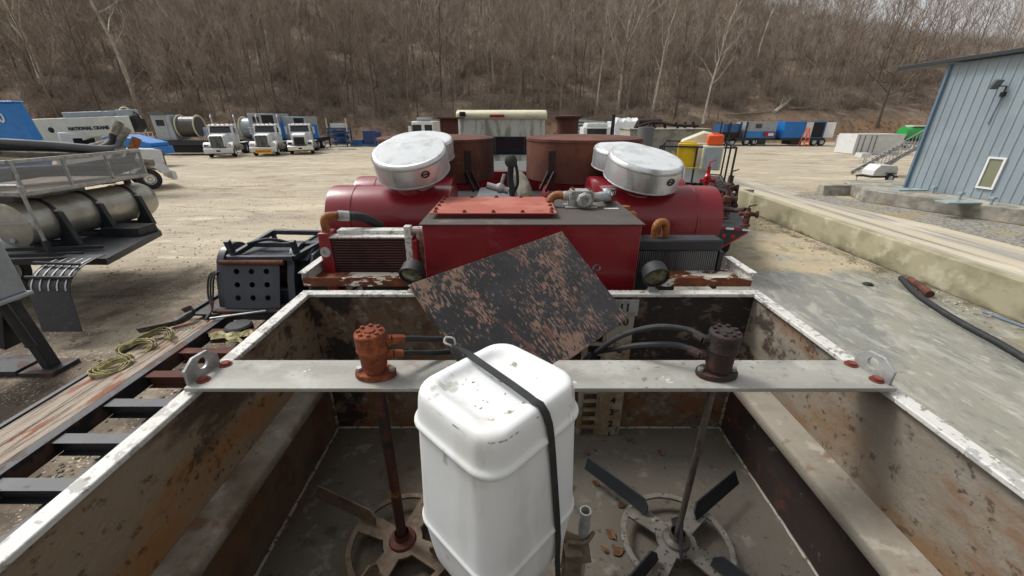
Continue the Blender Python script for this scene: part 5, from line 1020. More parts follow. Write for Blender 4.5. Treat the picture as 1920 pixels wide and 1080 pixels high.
for z in (RZ0, RZ1): rk.box((RX0-.025, RY0, z-.03), (RX0+.025, RY1, z+.03)).box((-11.6, RY0-.025, z-.03), (RX0-.03, RY0+.025, z+.03)).box((-11.6, RY1-.025, z-.03), (RX0-.03, RY1+.025, z+.03))
for y in (RY0+.03, 8.25, 9.15, RY1-.03): rk.box((RX0-.022, y-.022, RZ0+.031), (RX0+.022, y+.022, RZ1-.031))
rk.build('rack_frame', 'galv', Q)
MB().box((RX0-.003, RY0+.02, RZ0), (RX0+.001, RY1-.02, RZ1)).build('mesh_panel', 'mesh', Q, smooth=False)
MB().box((-11.6, RY0-.002, RZ0), (RX0-.02, RY0+.002, RZ1)).build('mesh_panel', 'mesh', Q, smooth=False)
MB().box((-11.6, RY0+.03, RZ0-.06), (RX0-.04, RY1-.03, RZ0-.035)).build('rack_floor', 'plank', Q)
for x, y in ((-9.3, 7.6), (-9.3, 9.9), (-11.4, 7.6), (-11.4, 9.9)): MB().box((x-.05, y-.05, 1.2), (x+.05, y+.05, RZ0-.061)).build('rack_post', 'black', Q)
R = random.Random(12)
for i, (x0, z0, x1, z1, r, m) in enumerate(((-11.6, 3.2, -9.3, 2.85, .075, 'grey_dark'), (-11.5, 3.0, -9.4, 2.95, .085, 'rubber'), (-11.3, 2.6, -9.15, 2.5, .08, 'grey_dark'), (-11.5, 3.22, -9.9, 2.8, .07, 'lagging'), (-11.2, 2.5, -9.1, 2.6, .085, 'rubber'), (-11.4, 2.42, -9.6, 2.42, .08, 'grey_dark'), (-10.6, 2.6, -9.05, 2.4, .08, 'rubber'))):
    pts = [Vector((x0+(x1-x0)*t, 7.2+2.9*t+R.uniform(-.1, .1), z0+(z1-z0)*t+.1*sin(3*t+i)-.22*(t > .9)*0)) for t in (0, .2, .45, .7, .9)]+[Vector((x1-.25, 10.2, z1+.03+.1*R.random())), Vector((x1-.22+.1*R.random(), 10.35, z1+.05+.25*R.random()))]
    Ho = tag(MB().tube(curve(pts, 6), r, 12).build('suction_hose', m, loc=pts[0]), ['topmost black suction hose crossing the mesh rack', 'black suction hose just under the topmost one', 'grey ribbed hose in the middle of the mesh rack', 'short black hose bulging over the rear of the mesh rack', 'black hose pressed against the right mesh panel', 'lowest grey hose on the mesh rack floor', 'black hose sloping down towards the right corner of the rack'][i], 'hose')
    d = (pts[-1]-pts[-2]).normalized(); MB().tube([pts[-1]-d*.05, pts[-1]+d*.12, pts[-1]+d*.13, pts[-1]+d*.3], [r*1.05, r*1.05, r*1.15, r*1.15], 12).build('hose_fitting', 'brass' if i == 4 else 'lagging', Ho)
hp = P(89, 463, 7.05); ht = P(40, 349, 7.05); MB().tube([hp, (hp.x, hp.y, ht.z-.02), (hp.x-.02, hp.y, ht.z), (hp.x-1.2, hp.y, ht.z)], .026, 8).build('handrail', 'galv', Q); MB().bar(hp-Vector((0, 0, .4)), hp+Vector((0, 0, .12)), .07, .07).build('rail_socket', 'black', Q)
for y in (6.8, 7.1, 7.5): MB().bar((-9.6, y-.25, 1.28), (-8.0, y, 1.26), .05, .06).build('outrigger_bar', 'black', Q)
fe = [(6.2, .88), (6.23, .97), (6.3, 1.06), (6.42, 1.15), (6.6, 1.22), (6.8, 1.255), (7.0, 1.265)]
f_ = MB().ribbon([(-7.83, y, z) for y, z in fe], .72, .012, (1, 0, 0)).build('fender', 'black', Q, angle=60)
for k in range(5): MB().ribbon([(-8.12+.145*k, p.y-.006, p.z+.012) for p in curve([(0, y, z) for y, z in fe[:6]], 4)], .024, .004, (1, 0, 0)).build('stripe', 'white', f_)
MB().bar((-8.25, 6.3, 1.1), (-7.42, 6.27, 1.1), .04, .04).bar((-8.3, 6.55, 1.27), (-7.45, 6.5, 1.26), .04, .04).build('fender_bar', 'black', Q)
MB().slab([(-8.18, 6.2, .88), (-7.48, 6.2, .88), (-7.2, 5.88, .28), (-7.86, 5.88, .28)], .014).build('mud_flap', 'rubber', Q)
for y in (6.8, 8.0):
    for sx, x in ((-1, -11.8), (1, -11.0)): wheel(Q, (x, y, .52), .52, .35, (1, 0, 0), 'white', sx)
c = P(52, 545, 5.25); K = thing('jack_cabinet', 'pale grey cabinet on a black jacking leg at the left edge of the picture', 'cabinet', (c.x-.5, 5.0, 0))
MB().box((c.x-2.2, 4.3, c.z), (c.x, 5.25, c.z+.75)).box((c.x-2.2, 4.28, c.z-.06), (c.x+.05, 5.28, c.z-.001)).build('cabinet_body', 'grey', K, bevel=.02)
MB().bar((c.x-.16, 5.2, .05), (c.x-.3, 5.2, c.z-.06), .14, .16).bar((c.x-.3, 5.15, c.z-.1), (c.x-.6, 5.15, .5), .25, .25).cyl((c.x-.1, 5.05, .5), (c.x-.2, 5.05, c.z-.1), .06, 10).build('jack_leg', 'black', K, bevel=.01)
MB().cbox((c.x-.2, 5.2, .035), (.5, .42, .07)).cbox((c.x-.85, 5.25, .05), (.7, .5, .09)).build('foot_pad', 'black_rusty', K)
MB().tube(curve([(c.x-.1, 5.28, c.z+.2), (c.x-.08, 5.33, c.z+.05), (c.x-.2, 5.32, c.z-.1), (c.x-.4, 5.29, c.z-.0)], 5), .014, 6).build('cable', 'rubber', K)
# ------------------------------------------------------------------ trucks
def local(build):       # runs a builder whose thing stands at the world origin
    return build
def semi_truck(label, loc, rot, paintm='white', grille='chrome', bump='white', banner=False, group='white road tractors', tall=True, stacks=True, roof_box=False, name='semi_truck', sc=1.):
    t = thing(name, label, 'truck', (0, 0, 0), group)
    hd = MB(); hd.prism([(.1, .95), (.06, 1.85), (.25, 1.98), (2.15, 2.12), (2.15, .95)], -.62, .62, 'x'); hood = hd.build('hood', paintm, t, bevel=.07)
    gz = 1.93 if tall else 1.7
    gr = MB().box((-.5, .03, .92), (.5, .058, gz)); 
    for i in range(13): gr.box((-.46+.92*i/12-.016, .005, .95), (-.46+.92*i/12+.016, .0295, gz-.04))
    gr.build('grille', 'grey_dark' if grille == 'black' else 'radfin', t)
    MB().box((-.44, .0, .97), (.44, .0045, gz-.07)).build('grille_shade_panel', 'dark', t) if grille == 'black' else None  # flat black sheet over the bars, painted shade for the gaps
    for s in (-1, 1):
        pl = [(.0+.12, .8), (.12, 1.05), (.3, 1.25), (.7, 1.38), (1.2, 1.36), (1.62, 1.1), (1.75, .8), (1.6, .8)]+[(1.02+.62*cos(a), .55+.62*sin(a)) for a in [pi*.12+pi*.76*i/10 for i in range(11)]]+[(.4, .8)]
        a, b = (s*.64, s*1.2); MB().prism(pl, min(a, b), max(a, b), 'x').build('fender', paintm, t, bevel=.04)
        MB().box((min(s*.72, s*1.1), .09, .98), (max(s*.72, s*1.1), .118, 1.2)).build('headlight', 'glass' if not tall else 'chrome', t)
        MB().cyl((s*1.18, .2, 1.3), (s*1.18, .26, 1.3), .04, 8).build('turn_signal', 'amber', t)
        wheel(t, (s*.98, 1.02, .52), .52, .3, (1, 0, 0), 'chrome', s)
        for y in (5.5, 6.75): wheel(t, (s*.95, y, .52), .52, .55, (1, 0, 0), 'white_clean', s, True)
        m = MB().cyl((s*1.02, 2.5, 1.9), (s*1.32, 2.35, 2.0), .015, 6).cyl((s*1.02, 2.5, 2.6), (s*1.32, 2.35, 2.6), .015, 6).box((min(s*1.22, s*1.42), 2.3, 1.95), (max(s*1.22, s*1.42), 2.38, 2.6)); m.build('mirror', 'chrome', t, bevel=.02)
        if stacks: MB().cyl((s*.98, 3.95, 1.2), (s*.98, 3.95, 3.5), .075, 12).tube([(s*.98, 3.95, 3.5), (s*.98, 3.98, 3.62), (s*.98, 4.1, 3.72)], .075, 12).build('exhaust_pipe', 'chrome', t)
        MB().cyl((s*1.0, 2.4, .75), (s*1.0, 3.8, .75), .3, 20).build('fuel_tank', 'steel', t)
        MB().box((min(s*.6, s*1.15), 4.85, 1.08), (max(s*.6, s*1.15), 7.4, 1.12)).build('mud_guard', 'white', t)
    MB().prism([(-.12, .4), (-.16, .5), (-.16, .78), (-.1, .86), (.05, .86), (.05, .4)], -1.18, 1.18, 'x').build('bumper', bump, t, bevel=.03)
    if banner:
        bn = MB().box((-.72, -.205, .3), (.72, -.165, .66)).build('banner', 'orange_banner', t, bevel=.01); text('lettering', 'OVERSIZE LOAD', .17, 'letter', bn, frame((0, -.2075, .48), (1, 0, 0), (0, 0, 1)), .001, .004)
    else: MB().box((-.16, -.172, .55), (.16, -.161, .7)).build('number_plate', 'dark', t)
    cab = MB(); cab.prism([(2.1, .9), (2.1, 2.1), (2.32, 2.78), (2.5, 2.88), (3.7, 2.92), (3.75, .9)], -1.02, 1.02, 'x'); cab = cab.build('cab', paintm, t, bevel=.06)
    X = frame((0, 2.2, 2.43), (1, 0, 0), (0, .3, .95)); o = MB(); holed(o, [[(-.9, -.3), (.9, -.3), (.82, .29), (-.82, .29)]], X @ Matrix.Translation((0, 0, .012)), .03); ws = o.build('windshield', 'glass', cab); o = MB(); o.add([X @ Vector((x, y, .02)) for x, y in ((-.02, -.3), (.02, -.3), (.02, .29), (-.02, .29))], [(0, 1, 2, 3)]); 
    MB().prism([(2.0, 2.76), (2.05, 2.84), (2.4, 2.84), (2.42, 2.76)], -1.0, 1.0, 'x').build('visor', paintm, cab)
    for s in (-1, 1): MB().box((min(s*1.018, s*1.03), 2.55, 2.1), (max(s*1.018, s*1.03), 3.3, 2.65)).build('side_window', 'glass', cab)
    for i in range(5): MB().box((-.8+.4*i-.05, 2.42, 2.885), (-.8+.4*i+.05, 2.55, 2.95)).build('roof_lamp', 'amber', cab)
    for s in (-1, 1): MB().tube([(s*.45, 2.6, 2.99), (s*.45, 3.2, 2.99)], [.05, .03], 8).build('air_horn', 'chrome', cab)
    MB().box((-.45, 1.9, .72), (-.33, 7.6, .98)).box((.33, 1.9, .72), (.45, 7.6, .98)).box((-.33, 7.3, .75), (.33, 7.5, .95)).build('frame_rails', 'black', t)
    MB().lathe([(.5, 0), (.52, .02), (.5, .06), (.1, .05)], 24, (0, 6.1, 1.08)).box((-.4, 5.8, .98), (.4, 6.4, 1.08)).build('fifth_wheel', 'black', t)
    t.rotation_euler = (0, 0, rot); t.location = loc; t.scale = (sc,)*3
    return t
g1, g2, g3 = G(414, 296), G(497, 293), G(566, 290)
semi_truck('white tractor with a tall chrome grille and plain white bumper, leftmost of the three', g1, radians(20), group='white road tractors parked nose-on')
semi_truck('white tractor with an amber banner hung on its bumper, middle of the row of three', g2, radians(17), banner=True, group='white road tractors parked nose-on')
semi_truck('white tractor with a broad black grille and chrome bumper, rightmost of the three', g3, radians(20), grille='black', bump='chrome', tall=False, stacks=False, group='white road tractors parked nose-on')
w0 = G(304, 352); CT = semi_truck('white crane truck behind the hose rack, its ivory boom lettered NATIONAL CRANE', (-19.51, 23.41, 0), radians(140), group=None, stacks=False, name='crane_truck')
tkb = thing('blue_carrier', 'low bright blue carrier on black wheels behind the tip of the crane boom', 'truck', (-29, 32, 0)); MB().box((-33, 32, .9), (-27.2, 34, 1.45)).prism([(-31.5, 1.46), (-27.4, 1.46), (-27.4, 1.75), (-29.5, 2.3), (-31.5, 2.3)], 32.1, 33.9, 'y').build('body', 'blue', tkb, bevel=.04)
for q in (-29.6, -28.2): wheel(tkb, (q, 31.95, .52), .52, .4, (0, -1, 0), 'white', 1)
# ---- reel trailer and the loads behind the tractors
def reel(t, c, r, w, ax, drum='drum', rimm='cream'):
    d = MB().lathe([(.05, -w/2), (r*.8, -w/2), (r*.88, -w*.45), (r*.88, w*.45), (r*.8, w/2), (.05, w/2)], 30, c, ax).build('cable_drum', drum, t)
    for s in (-1, 1): q = Vector(ax).normalized()*s*w/2; MB().lathe([(r*.89, -.03), (r, -.05), (r*1.03, 0), (r, .05), (r*.89, .03), (r*.89, -.03)], 36, Vector(c)+q, ax).build('drum_flange', rimm, d)
p = G(340, 291); t = thing('reel_trailer', 'black reel trailer with a grey control cabin and a large dark cable drum', 'trailer', (p.x, p.y, 0))
x, y = p.x, p.y
MB().box((x-3.1, y, .95), (x+2.9, y+2.5, 1.35)).box((x-3.1, y-.02, 1.351), (x+2.9, y+.04, 1.42)).build('deck', 'black', t)
MB().box((x-1.2, y+.3, .2), (x+2.3, y+2.2, .94)).build('underframe', 'dark', t)
cbn = MB().prism([(x-2.1, 1.42), (x-.15, 1.42), (x-.35, 3.75), (x-2.15, 3.75)], y+.3, y+2.2, 'y').build('control_cabin', 'grey', t, bevel=.03); MB().box((x-1.75, y+.28, 2.75), (x-.95, y+.299, 3.3)).build('cabin_window', 'glass', cbn); MB().box((x-2.2, y+.2, 3.76), (x-.6, y+1.8, 4.0)).build('cabin_vent', 'grey_dark', cbn)
MB().box((x-.75, y+.285, 1.5), (x-.72, y+.299, 3.6)).build('door_edge', 'grey_dark', cbn)
reel(t, (x+.85, y+1.3, 2.65), 1.1, 1.7, (1, .12, 0))
rl = MB()
for z in (1.75, 2.15): rl.bar((x-3.1, y+.05, z), (x-2.2, y+.05, z), .04, .04)
for q in (-3.1, -2.7, -2.25): rl.bar((x+q, y+.05, 1.42), (x+q, y+.05, 2.15), .04, .04)
rl.build('guard_rail', 'white', t)
for q in (-2.4, -1.3): wheel(t, (x+q-.9, y+.35, .5), .5, .4, (0, -1, 0), 'white', 1)
p = G(450, 290); x, y = p.x-1.7, p.y+3.8; t = thing('reel_trailer', 'reel trailer behind the leftmost tractor, with a pale grey drum between cream flanges', 'trailer', (x, y, 0))
MB().box((x-1.3, y, .9), (x+1.3, y+8, 1.3)).build('deck', 'black', t); reel(t, (x+.15, y+2.2, 2.35), 1.25, 1.9, (1, 0, 0), 'grey', 'cream')
for s in (-1, 1):
    for q in (5.5, 6.8): wheel(t, (x+s*1.0, y+q, .52), .52, .5, (1, 0, 0), 'white_clean', s)
def boxload(label, px, py, yo, w, zb, zt, m1, m2, win=True, ln=3.4, name='cabin_trailer'):
    p = G(px, py); x, y = p.x, p.y+yo; x -= 2.5; t = thing(name, label, 'trailer', (x, y, 0))
    MB().box((x-1.25, y, .85), (x+1.25, y+ln+3, 1.25)).build('deck', 'black', t); c = MB().box((x-w/2, y+.3, zb), (x+w/2, y+ln, zt)).build('cabin', m1, t, bevel=.03)
    MB().box((x+.05, y+.28, zb+.6), (x+w/2-.1, y+.299, zt-.15)).build('bay_shade_panel', m2, c)  # thin sheet on the closed cabin, its dark colour paints the bay's shade
    if win: MB().box((x-w/2+.5, y+.28, zt-.9), (x-w/2+1.2, y+.299, zt-.3)).build('cabin_window', 'glass', c)
    MB().box((x+w/2+.01, y+.5, zb), (x+w/2+.2, y+ln*.8, zt-.9)).build('side_locker', 'blue', t)
    for s in (-1, 1):
        for q in (ln-.5, ln+.9): wheel(t, (x+s*1.0, y+q, .52), .52, .5, (1, 0, 0), 'white_clean', s)
    return t
boxload('grey cabin load with a dark painted bay behind the tractor with the amber banner', 503, 290, 4.2, 2.9, 1.26, 3.9, 'grey', 'dark')
boxload('plain pale grey box load with a dark painted bay behind the rightmost tractor', 566, 288, 4.2, 2.6, 1.26, 3.6, 'grey', 'dark', False)
p = G(636, 275); t = thing('steel_skid', 'blue steel skid stacked with pipework and two pale uprights, beyond the parked tractors', 'skid', (p.x, p.y, 0)); x, y = p.x, p.y
sk = MB()
for q in (-1.1, 1.1):
    for r_ in (0, 1.8): sk.bar((x+q, y+r_, 0), (x+q, y+r_, 2.2), .14, .14)
for z in (.3, 1.1, 1.7, 2.2):
    for r_ in (0, 1.8): sk.bar((x-1.2, y+r_, z), (x+1.2, y+r_, z), .14, .12)
sk.build('skid_frame', 'blue_mid', t)
o = MB(); R = random.Random(14)
for i in range(9): o.cyl((x-1., y+.2+R.random()*1.4, .5+.17*i), (x+1.+R.uniform(-.3, .3), y+.2+R.random()*1.4, .5+.17*i), .09, 8)
o.build('pipes', 'blue_dark', t)
for q in (-1.25, 1.25): MB().bar((x+q, y+.2, 1.8), (x+q, y+.2, 3.4), .13, .13).build('upright', 'cream', t)
MB().box((x-.9, y+.4, 2.28), (x+.9, y+1.5, 2.8)).build('white_box', 'white', t)
p = G(690, 276); x, y = p.x, p.y+1; t = thing('steel_skid', 'low blue frame carrying a dark blue housing, right of the pipework skid', 'skid', (x, y, 0))
MB().box((x-2.6, y, .1), (x+1.4, y+.15, .35)).box((x-2.6, y+1.6, .1), (x+1.4, y+1.75, .35)).box((x-2.6, y+.151, .12), (x-2.4, y+1.599, .33)).box((x+1.2, y+.151, .12), (x+1.4, y+1.599, .33)).box((x+.6, y-.05, .1), (x+.8, y-.001, 1.2)).build('skid_frame', 'blue_mid', t)
MB().prism([(x-.9, .36), (x+1.1, .36), (x+1.1, 1.7), (x+.7, 1.95), (x-.9, 1.95)], y+.2, y+1.6, 'y').build('housing', 'blue_dark', t, bevel=.05); MB().box((x-2.3, y+.3, .36), (x-1.1, y+1.4, .8)).build('motor', 'blue_mid', t)
p = G(650, 281); tag(MB().bar(p+Vector((-1, 0, .08)), p+Vector((1.1, .1, .1)), .14, .14).build('white_pipe', 'white', loc=p), 'short white pipe lying in front of the low blue frame', 'pipe')
o = P(794, 262, 40); x, y = o.x, 40; t = thing('utility_truck', 'small pale utility truck peeping over the left silver caps', 'truck', (x, y, 0))
MB().box((x-1.0, y, .9), (x+1.0, y+4, 3.2)).build('body', 'white', t, bevel=.1); MB().box((x-.95, y-.02, 2.2), (x-.1, y-.001, 2.9)).build('window', 'glass', t); MB().box((x-.5, y+.1, 3.21), (x+.6, y+1.8, 3.5)).build('roof_unit', 'grey', t, bevel=.05); MB().box((x-1.3, y-.1, 2.1), (x-1.05, y, 2.8)).build('mirror', 'white', t)
MB().box((x+.2, y-.02, 2.2), (x+.9, y-.001, 2.9)).build('window', 'glass', t)
for s in (-1, 1): wheel(t, (x+s*.85, y+.9, .48), .48, .3, (1, 0, 0), 'white', s); wheel(t, (x+s*.85, y+3.3, .48), .48, .3, (1, 0, 0), 'white', s)
# ---- crane and blue unit at far left
a, b = P(60, 240, 20.2), P(246, 233, 20.8)
t = bpy.data.objects.new('boom_mount', None); COL.objects.link(t); d = (b-a); L = d.length; dn = d.normalized()
X = frame(a, dn, (0, 0, 1)); bo = MB(); bo.prism([(-1.5, -.7), (L*.42, -.67), (L*.55, -.5), (L, -.34), (L, .38), (-1.5, .38)], -.9, 0, 'z'); bo.v = [X @ p for p in bo.v]; bm2 = bo.build('boom', 'cranewhite', t, bevel=.03)
k = MB(); k.prism([(0, -.36), (.3, -.45), (.6, -.2), (.6, .3), (.25, .48), (0, .37)], -.85, -.05, 'z'); k.lathe([(.3, -.1), (.34, 0), (.3, .1)], 18, (.3, .4, -.45)); k.v = [X @ Matrix.Translation((L-.25, 0, 0)) @ Matrix.Scale(.8, 4) @ p for p in k.v]; k.build('boom_head', 'dark', t)
k = MB().box((1.4, .39, -.8), (3.5, .62, -.1)).box((3.6, .39, -.7), (4.3, .66, -.2)); k.v = [X @ p for p in k.v]; k.build('winch_cover', 'grey', t, bevel=.03)
k = MB().lathe([(.22, -.04), (.28, 0), (.22, .04)], 20, (L-.25, .52, -.3)); k.v = [X @ p for p in k.v]; k.build('sheave', 'cream', t)
k = MB().cyl((1.2, .02, .0), (1.2, .02, .006), .12, 14); k = MB().lathe([(0, .004), (.12, .004), (.13, 0)], 16, (.75, -.12, 0)); k.v = [X @ p for p in k.v]; k.build('hole_shade_disc', 'dark', bm2)  # flat dark disc on the boom side, painted shade of a hole
tx = P(167, 240.5, 20.55); text('lettering', 'NATIONAL CRANE', .2, 'letter', bm2, frame(X @ Vector(((X.inverted() @ tx).x+.0, (X.inverted() @ tx).y, .012)), dn, (0, 0, 1)), .003, .012, 1.02)
k = MB().cyl((L*.5, -1.2, -.5), (-.5, -.95, -.5), .2, 14); k.v = [X @ p for p in k.v]; k.build('lift_cylinder', 'steel', t)
k = MB().cyl((a.x+.2, 21.0, 1.0), (a.x+.2, 21.0, a.z-.6), .42, 20); k.build('turret', 'white', t)
bpy.context.view_layer.update()
for ch in list(t.children): ch.parent = CT; ch.matrix_parent_inverse = CT.matrix_world.inverted()
bpy.data.objects.remove(t)
a = P(42, 232, 15.0); t = thing('blue_unit', 'large bright blue boom housing with white numerals, cut off by the left edge', 'machine', (a.x-2, 15.5, 0))
X = frame((a.x, 15.0, a.z), (1, 0, 0), (0, 0, 1)); k = MB(); k.prism([(-7, -.5), (.2, -.55), (.0, .66), (-7, .66)], -.3, 0, 'z'); k.v = [X @ p for p in k.v]; hsx = k.build('housing', 'blue', t, bevel=.03)
k = MB().box((-7, -.9, -.3), (.2, -.56, .06)).box((-7, .661, -.35), (.02, .72, .05)); k.v = [X @ p for p in k.v]; k.build('lower_rail', 'blue', t, bevel=.05)
text('lettering', '00', .44, 'letter_white', hsx, X @ Matrix.Translation((-.74, .17, .015)), .004, .01)
k = MB().prism([(-7, -2.0), (-.35, -2.0), (.1, -.91), (-7, -.91)], -.5, -.05, 'z'); k.v = [X @ p for p in k.v]; k.build('body', 'blue', t, bevel=.04); MB().box((a.x-7, 15.1, .5), (a.x+.2, 16.0, 1.2)).build('chassis', 'black', t)
MB().cyl((a.x-3, 14.8, 2.15), (a.x+1.9, 15.0, 2.45), .22, 16).build('roller', 'steel', t)
for q in (-5.2, -3.9, -.7): wheel(t, (a.x+q, 15.4, .52), .52, .4, (0, -1, 0), 'white', 1)
# ------------------------------------------------------------------ right: manifold trailer with its cage
a, b = Vector((5.28, 8.72, 1.3)), Vector((8.45, 16.6, 1.3)); dr = (b-a).normalized(); rt = Vector((dr.y, -dr.x, 0))
t = thing('manifold_trailer', 'black trailer with valve manifolds and a steel cage, beyond the right air cleaners', 'trailer', (a.x, a.y, 0)); X = frame(a, rt, (0, 0, 1))   # x right, y up, -z forward
def LX_(b_): b_.v = [X @ p for p in b_.v]; return b_
LX_(MB().box((-2.5, -.32, -9.2), (0, 0, -.9)).prism([(-2.5, -.62), (-.62, -.62), (0, -.06), (0, 0), (-2.5, 0)], -.9, 0, 'z')).build('deck', 'black', t)
for k in range(3): LX_(MB().box((-.95+.33*k, -.055, .001), (-.78+.33*k, -.01, .006))).build('red_reflector', 'redlight', t)
for k in range(3): LX_(MB().box((-.78+.33*k, -.055, .001), (-.62+.33*k, -.01, .006))).build('white_reflector', 'white', t)
LX_(MB().prism([(-.62, -.62), (0, -.06), (0, -.1), (-.58, -.62)], .001, .006, 'z')).build('reflective_edge', 'redlight', t)
LX_(MB().box((-1.3, -.6, .001), (-.9, -.1, .012))).build('tail_plate', 'galv', t)
for k in range(4): LX_(MB().lathe([(.045, .0), (.045, .02), (0, .025)], 12, (-.82+.18*k, -.2, .0))).build('tail_lamp', 'white' if k == 0 else 'redlight', t)
R = random.Random(19)
for k, (u, h_, f_, r_, m) in enumerate(((-.05, .45, .25, .07, 'rust_brown'), (-.45, .75, .9, .08, 'rust_brown'), (-.4, 1.05, 1.5, .09, 'rust_dark'), (-.75, .8, 1.2, .08, 'rust_brown'), (-.9, 1.2, 2.1, .07, 'redlight'), (-1.15, .8, .9, .07, 'rust_dark'), (-.25, .5, 2.6, .09, 'rust_dark'))):
    v = MB(); v.lathe([(r_*1.5, 0), (r_*1.5, .04), (r_, .05), (r_*.9, h_*.5), (r_*1.35, h_*.55), (r_*1.35, h_*.7), (r_*.7, h_*.75), (r_*.7, h_*.9)], 12, (u, 0, -f_), (0, 1, 0)); v.sphere((u, h_*.6, -f_), r_*1.4, 10); v.cyl((u-.18, h_*.6, -f_), (u+.2, h_*.6, -f_-.05), r_*.7, 10).cyl((u+.17, h_*.6, -f_-.05), (u+.22, h_*.6, -f_-.05), r_*1.2, 10)
    v.tube([(u, h_*.9, -f_), (u, h_, -f_), (u+.12, h_+.06, -f_+.1)], [.02, .02, .015], 6); LX_(v).build('valve', m, t)
pz = MB(); pz.tube(curve([(-1.4, .25, -.6), (-.8, .3, -.5), (-.3, .28, -.55), (-.1, .35, -.3)], 5), .06, 10).tube(curve([(-1.5, .5, -1.6), (-.9, .6, -1.4), (-.4, .55, -1.2), (-.25, .3, -.9)], 5), .07, 10); LX_(pz).build('manifold_pipe', 'rust_dark', t)
cg = MB(); cz0_, cz1_ = -9.2, -5.6; u0, u1 = -2.35, .02; zt = 1.35
for u in (u0, (u0+u1)/2, u1):
    for z in (cz0_, (cz0_+cz1_)/2, cz1_): cg.bar((u, 0, z), (u, zt, z), .06, .06, (1, 0, 0))
for z in (cz0_, cz1_):
    for h_ in (.05, zt): cg.bar((u0, h_, z), (u1, h_, z), .05, .05)
for u in (u0, u1):
    for h_ in (.05, zt): cg.bar((u, h_, cz0_), (u, h_, cz1_), .05, .05)
LX_(cg).build('cage', 'black', t)
MB_ = LX_
def deckbox(nm, label, lo, hi, m, cat, parts=(), bev=.02):
    k = thing(nm, label, cat, X @ Vector(((lo[0]+hi[0])/2, lo[1], (lo[2]+hi[2])/2))); LX_(MB().box(lo, hi)).build('body', m, k, bevel=bev)
    for (n_, lo_, hi_, m_) in parts: LX_(MB().box(lo_, hi_)).build(n_, m_, k, bevel=.01)
    return k
deckbox('tote_tank', 'white plastic tank standing in the black cage beside the yellow container', (-1.45, .08, -7.2), (-.62, 1.45, -6.2), 'white', 'tank', [('cap', (-1.2, 1.451, -6.9), (-1.0, 1.52, -6.7), 'black')])
deckbox('yellow_container', 'bright yellow container hung on the front of the cage', (-1.78, .7, -5.95), (-1.12, 1.45, -5.66), 'yellow', 'container', [('handle', (-1.72, 1.451, -5.9), (-1.2, 1.5, -5.8), 'yellow')])
deckbox('control_box', 'grey control box on the right side of the cage under the orange case', (-.98, .62, -6.1), (-.36, 1.4, -5.5), 'cream', 'box', [('door', (-.93, .66, -5.499), (-.41, 1.36, -5.48), 'grey')])
deckbox('orange_case', 'orange case sitting on the grey control box', (-.9, 1.42, -6.1), (-.4, 1.75, -5.6), 'orange', 'case', [('handle', (-.75, 1.751, -5.9), (-.55, 1.8, -5.8), 'orange')], .05)
k = MB().prism([(-1.75, 1.4), (-.65, 1.4), (-.68, 1.75), (-1.0, 1.82), (-1.7, 1.52)], -7.4, -6.3, 'z'); tag(LX_(k).build('covered_tank', 'cream', loc=X @ Vector((-1.2, 1.4, -6.9)), bevel=.06), 'pale sloping-topped cover left of the orange case', 'cover')
LX_(MB().tube(curve([(-1.95, 1.2, -5.6), (-1.5, .72, -5.58), (-1.0, .7, -5.58), (-.8, .95, -5.58), (-.85, 1.4, -5.58)], 5), .02, 6)).build('safety_rail', 'yellow', t)
for z in (-2.4, -3.7):
    for s, u in ((-1, -2.3), (1, -.2)): wheel(t, X @ Vector((u, -.78, z)), .52, .35, tuple(rt), 'white', s)
# ---- things further off on the right
c = P(1253, 262, 24); t = thing('mixing_vat', 'long grey concrete-coloured vat with pipework on its top, behind the cage', 'tank', (c.x, 24, 0)); x = c.x
MB().box((x-2.2, 24, .8), (x+2.3, 26.4, 2.9)).box((x-2.25, 23.95, 2.901), (x+2.35, 26.45, 2.98)).build('vat', 'concrete_grey', t, bevel=.02); MB().box((x-2, 24.1, .3), (x+2.2, 26.3, .79)).build('underframe', 'black', t)
o = MB(); R = random.Random(23)
for i in range(7): p = (x-1.6+.55*i, 24.4+R.random(), 2.981); o.cyl(p, (p[0]+R.uniform(-.2, .2), p[1], 3.1+R.random()*.3), .07, 8)
o.tube(curve([(x-1.8, 24.5, 3.05), (x-.6, 24.8, 3.3), (x+.5, 24.6, 3.15), (x+1.9, 24.8, 3.1)], 6), .08, 8); o.cyl((x-1.5, 25, 3.3), (x-.2, 25, 3.34), .16, 12); o.build('pipework', 'rust_dark', t)
c = P(1215, 262, 22); MB().cyl((c.x, 22.5, 1.0), (c.x, 22.5, 3.1), .42, 22).build('drum', 'grey_dark', t)
MB().box((c.x+.6, 21.5, .9), (c.x+3, 23.3, 1.3)).build('pump_skid', 'rust_dark', t)
c = P(1170, 262, 33); x = c.x; t = thing('tarped_truck', 'distant truck with a white tarpaulined load beside a dark exhaust pipe', 'truck', (x, 33, 0))
tp_ = MB(); R = random.Random(31); nx, ny = 12, 8
for j in range(ny+1):
    for i in range(nx+1):
        u, v = i/nx, j/ny; e = min(u, 1-u, v, 1-v)*6; tp_.v.append(Vector((x-.7+2.4*u, 34+2.6*v, 2.1+min(1, e**.5)*1.35+R.uniform(-.1, .1))))
for j in range(ny):
    for i in range(nx): q = j*(nx+1)+i; tp_.f.append((q, q+1, q+nx+2, q+nx+1))
tp_.build('tarpaulin', 'white_clean', t, angle=20, fixn=False); MB().box((x-.7, 34, .9), (x+1.7, 36.6, 2.12)).build('load_bed', 'white', t); MB().box((x-3.2, 33, 1.0), (x-1.1, 34.8, 2.85)).prism([(x-3.0, 2.851), (x-1.3, 2.851), (x-1.4, 3.15), (x-2.9, 3.15)], 33.1, 34.7, 'y').build('cab', 'white', t, bevel=.05)
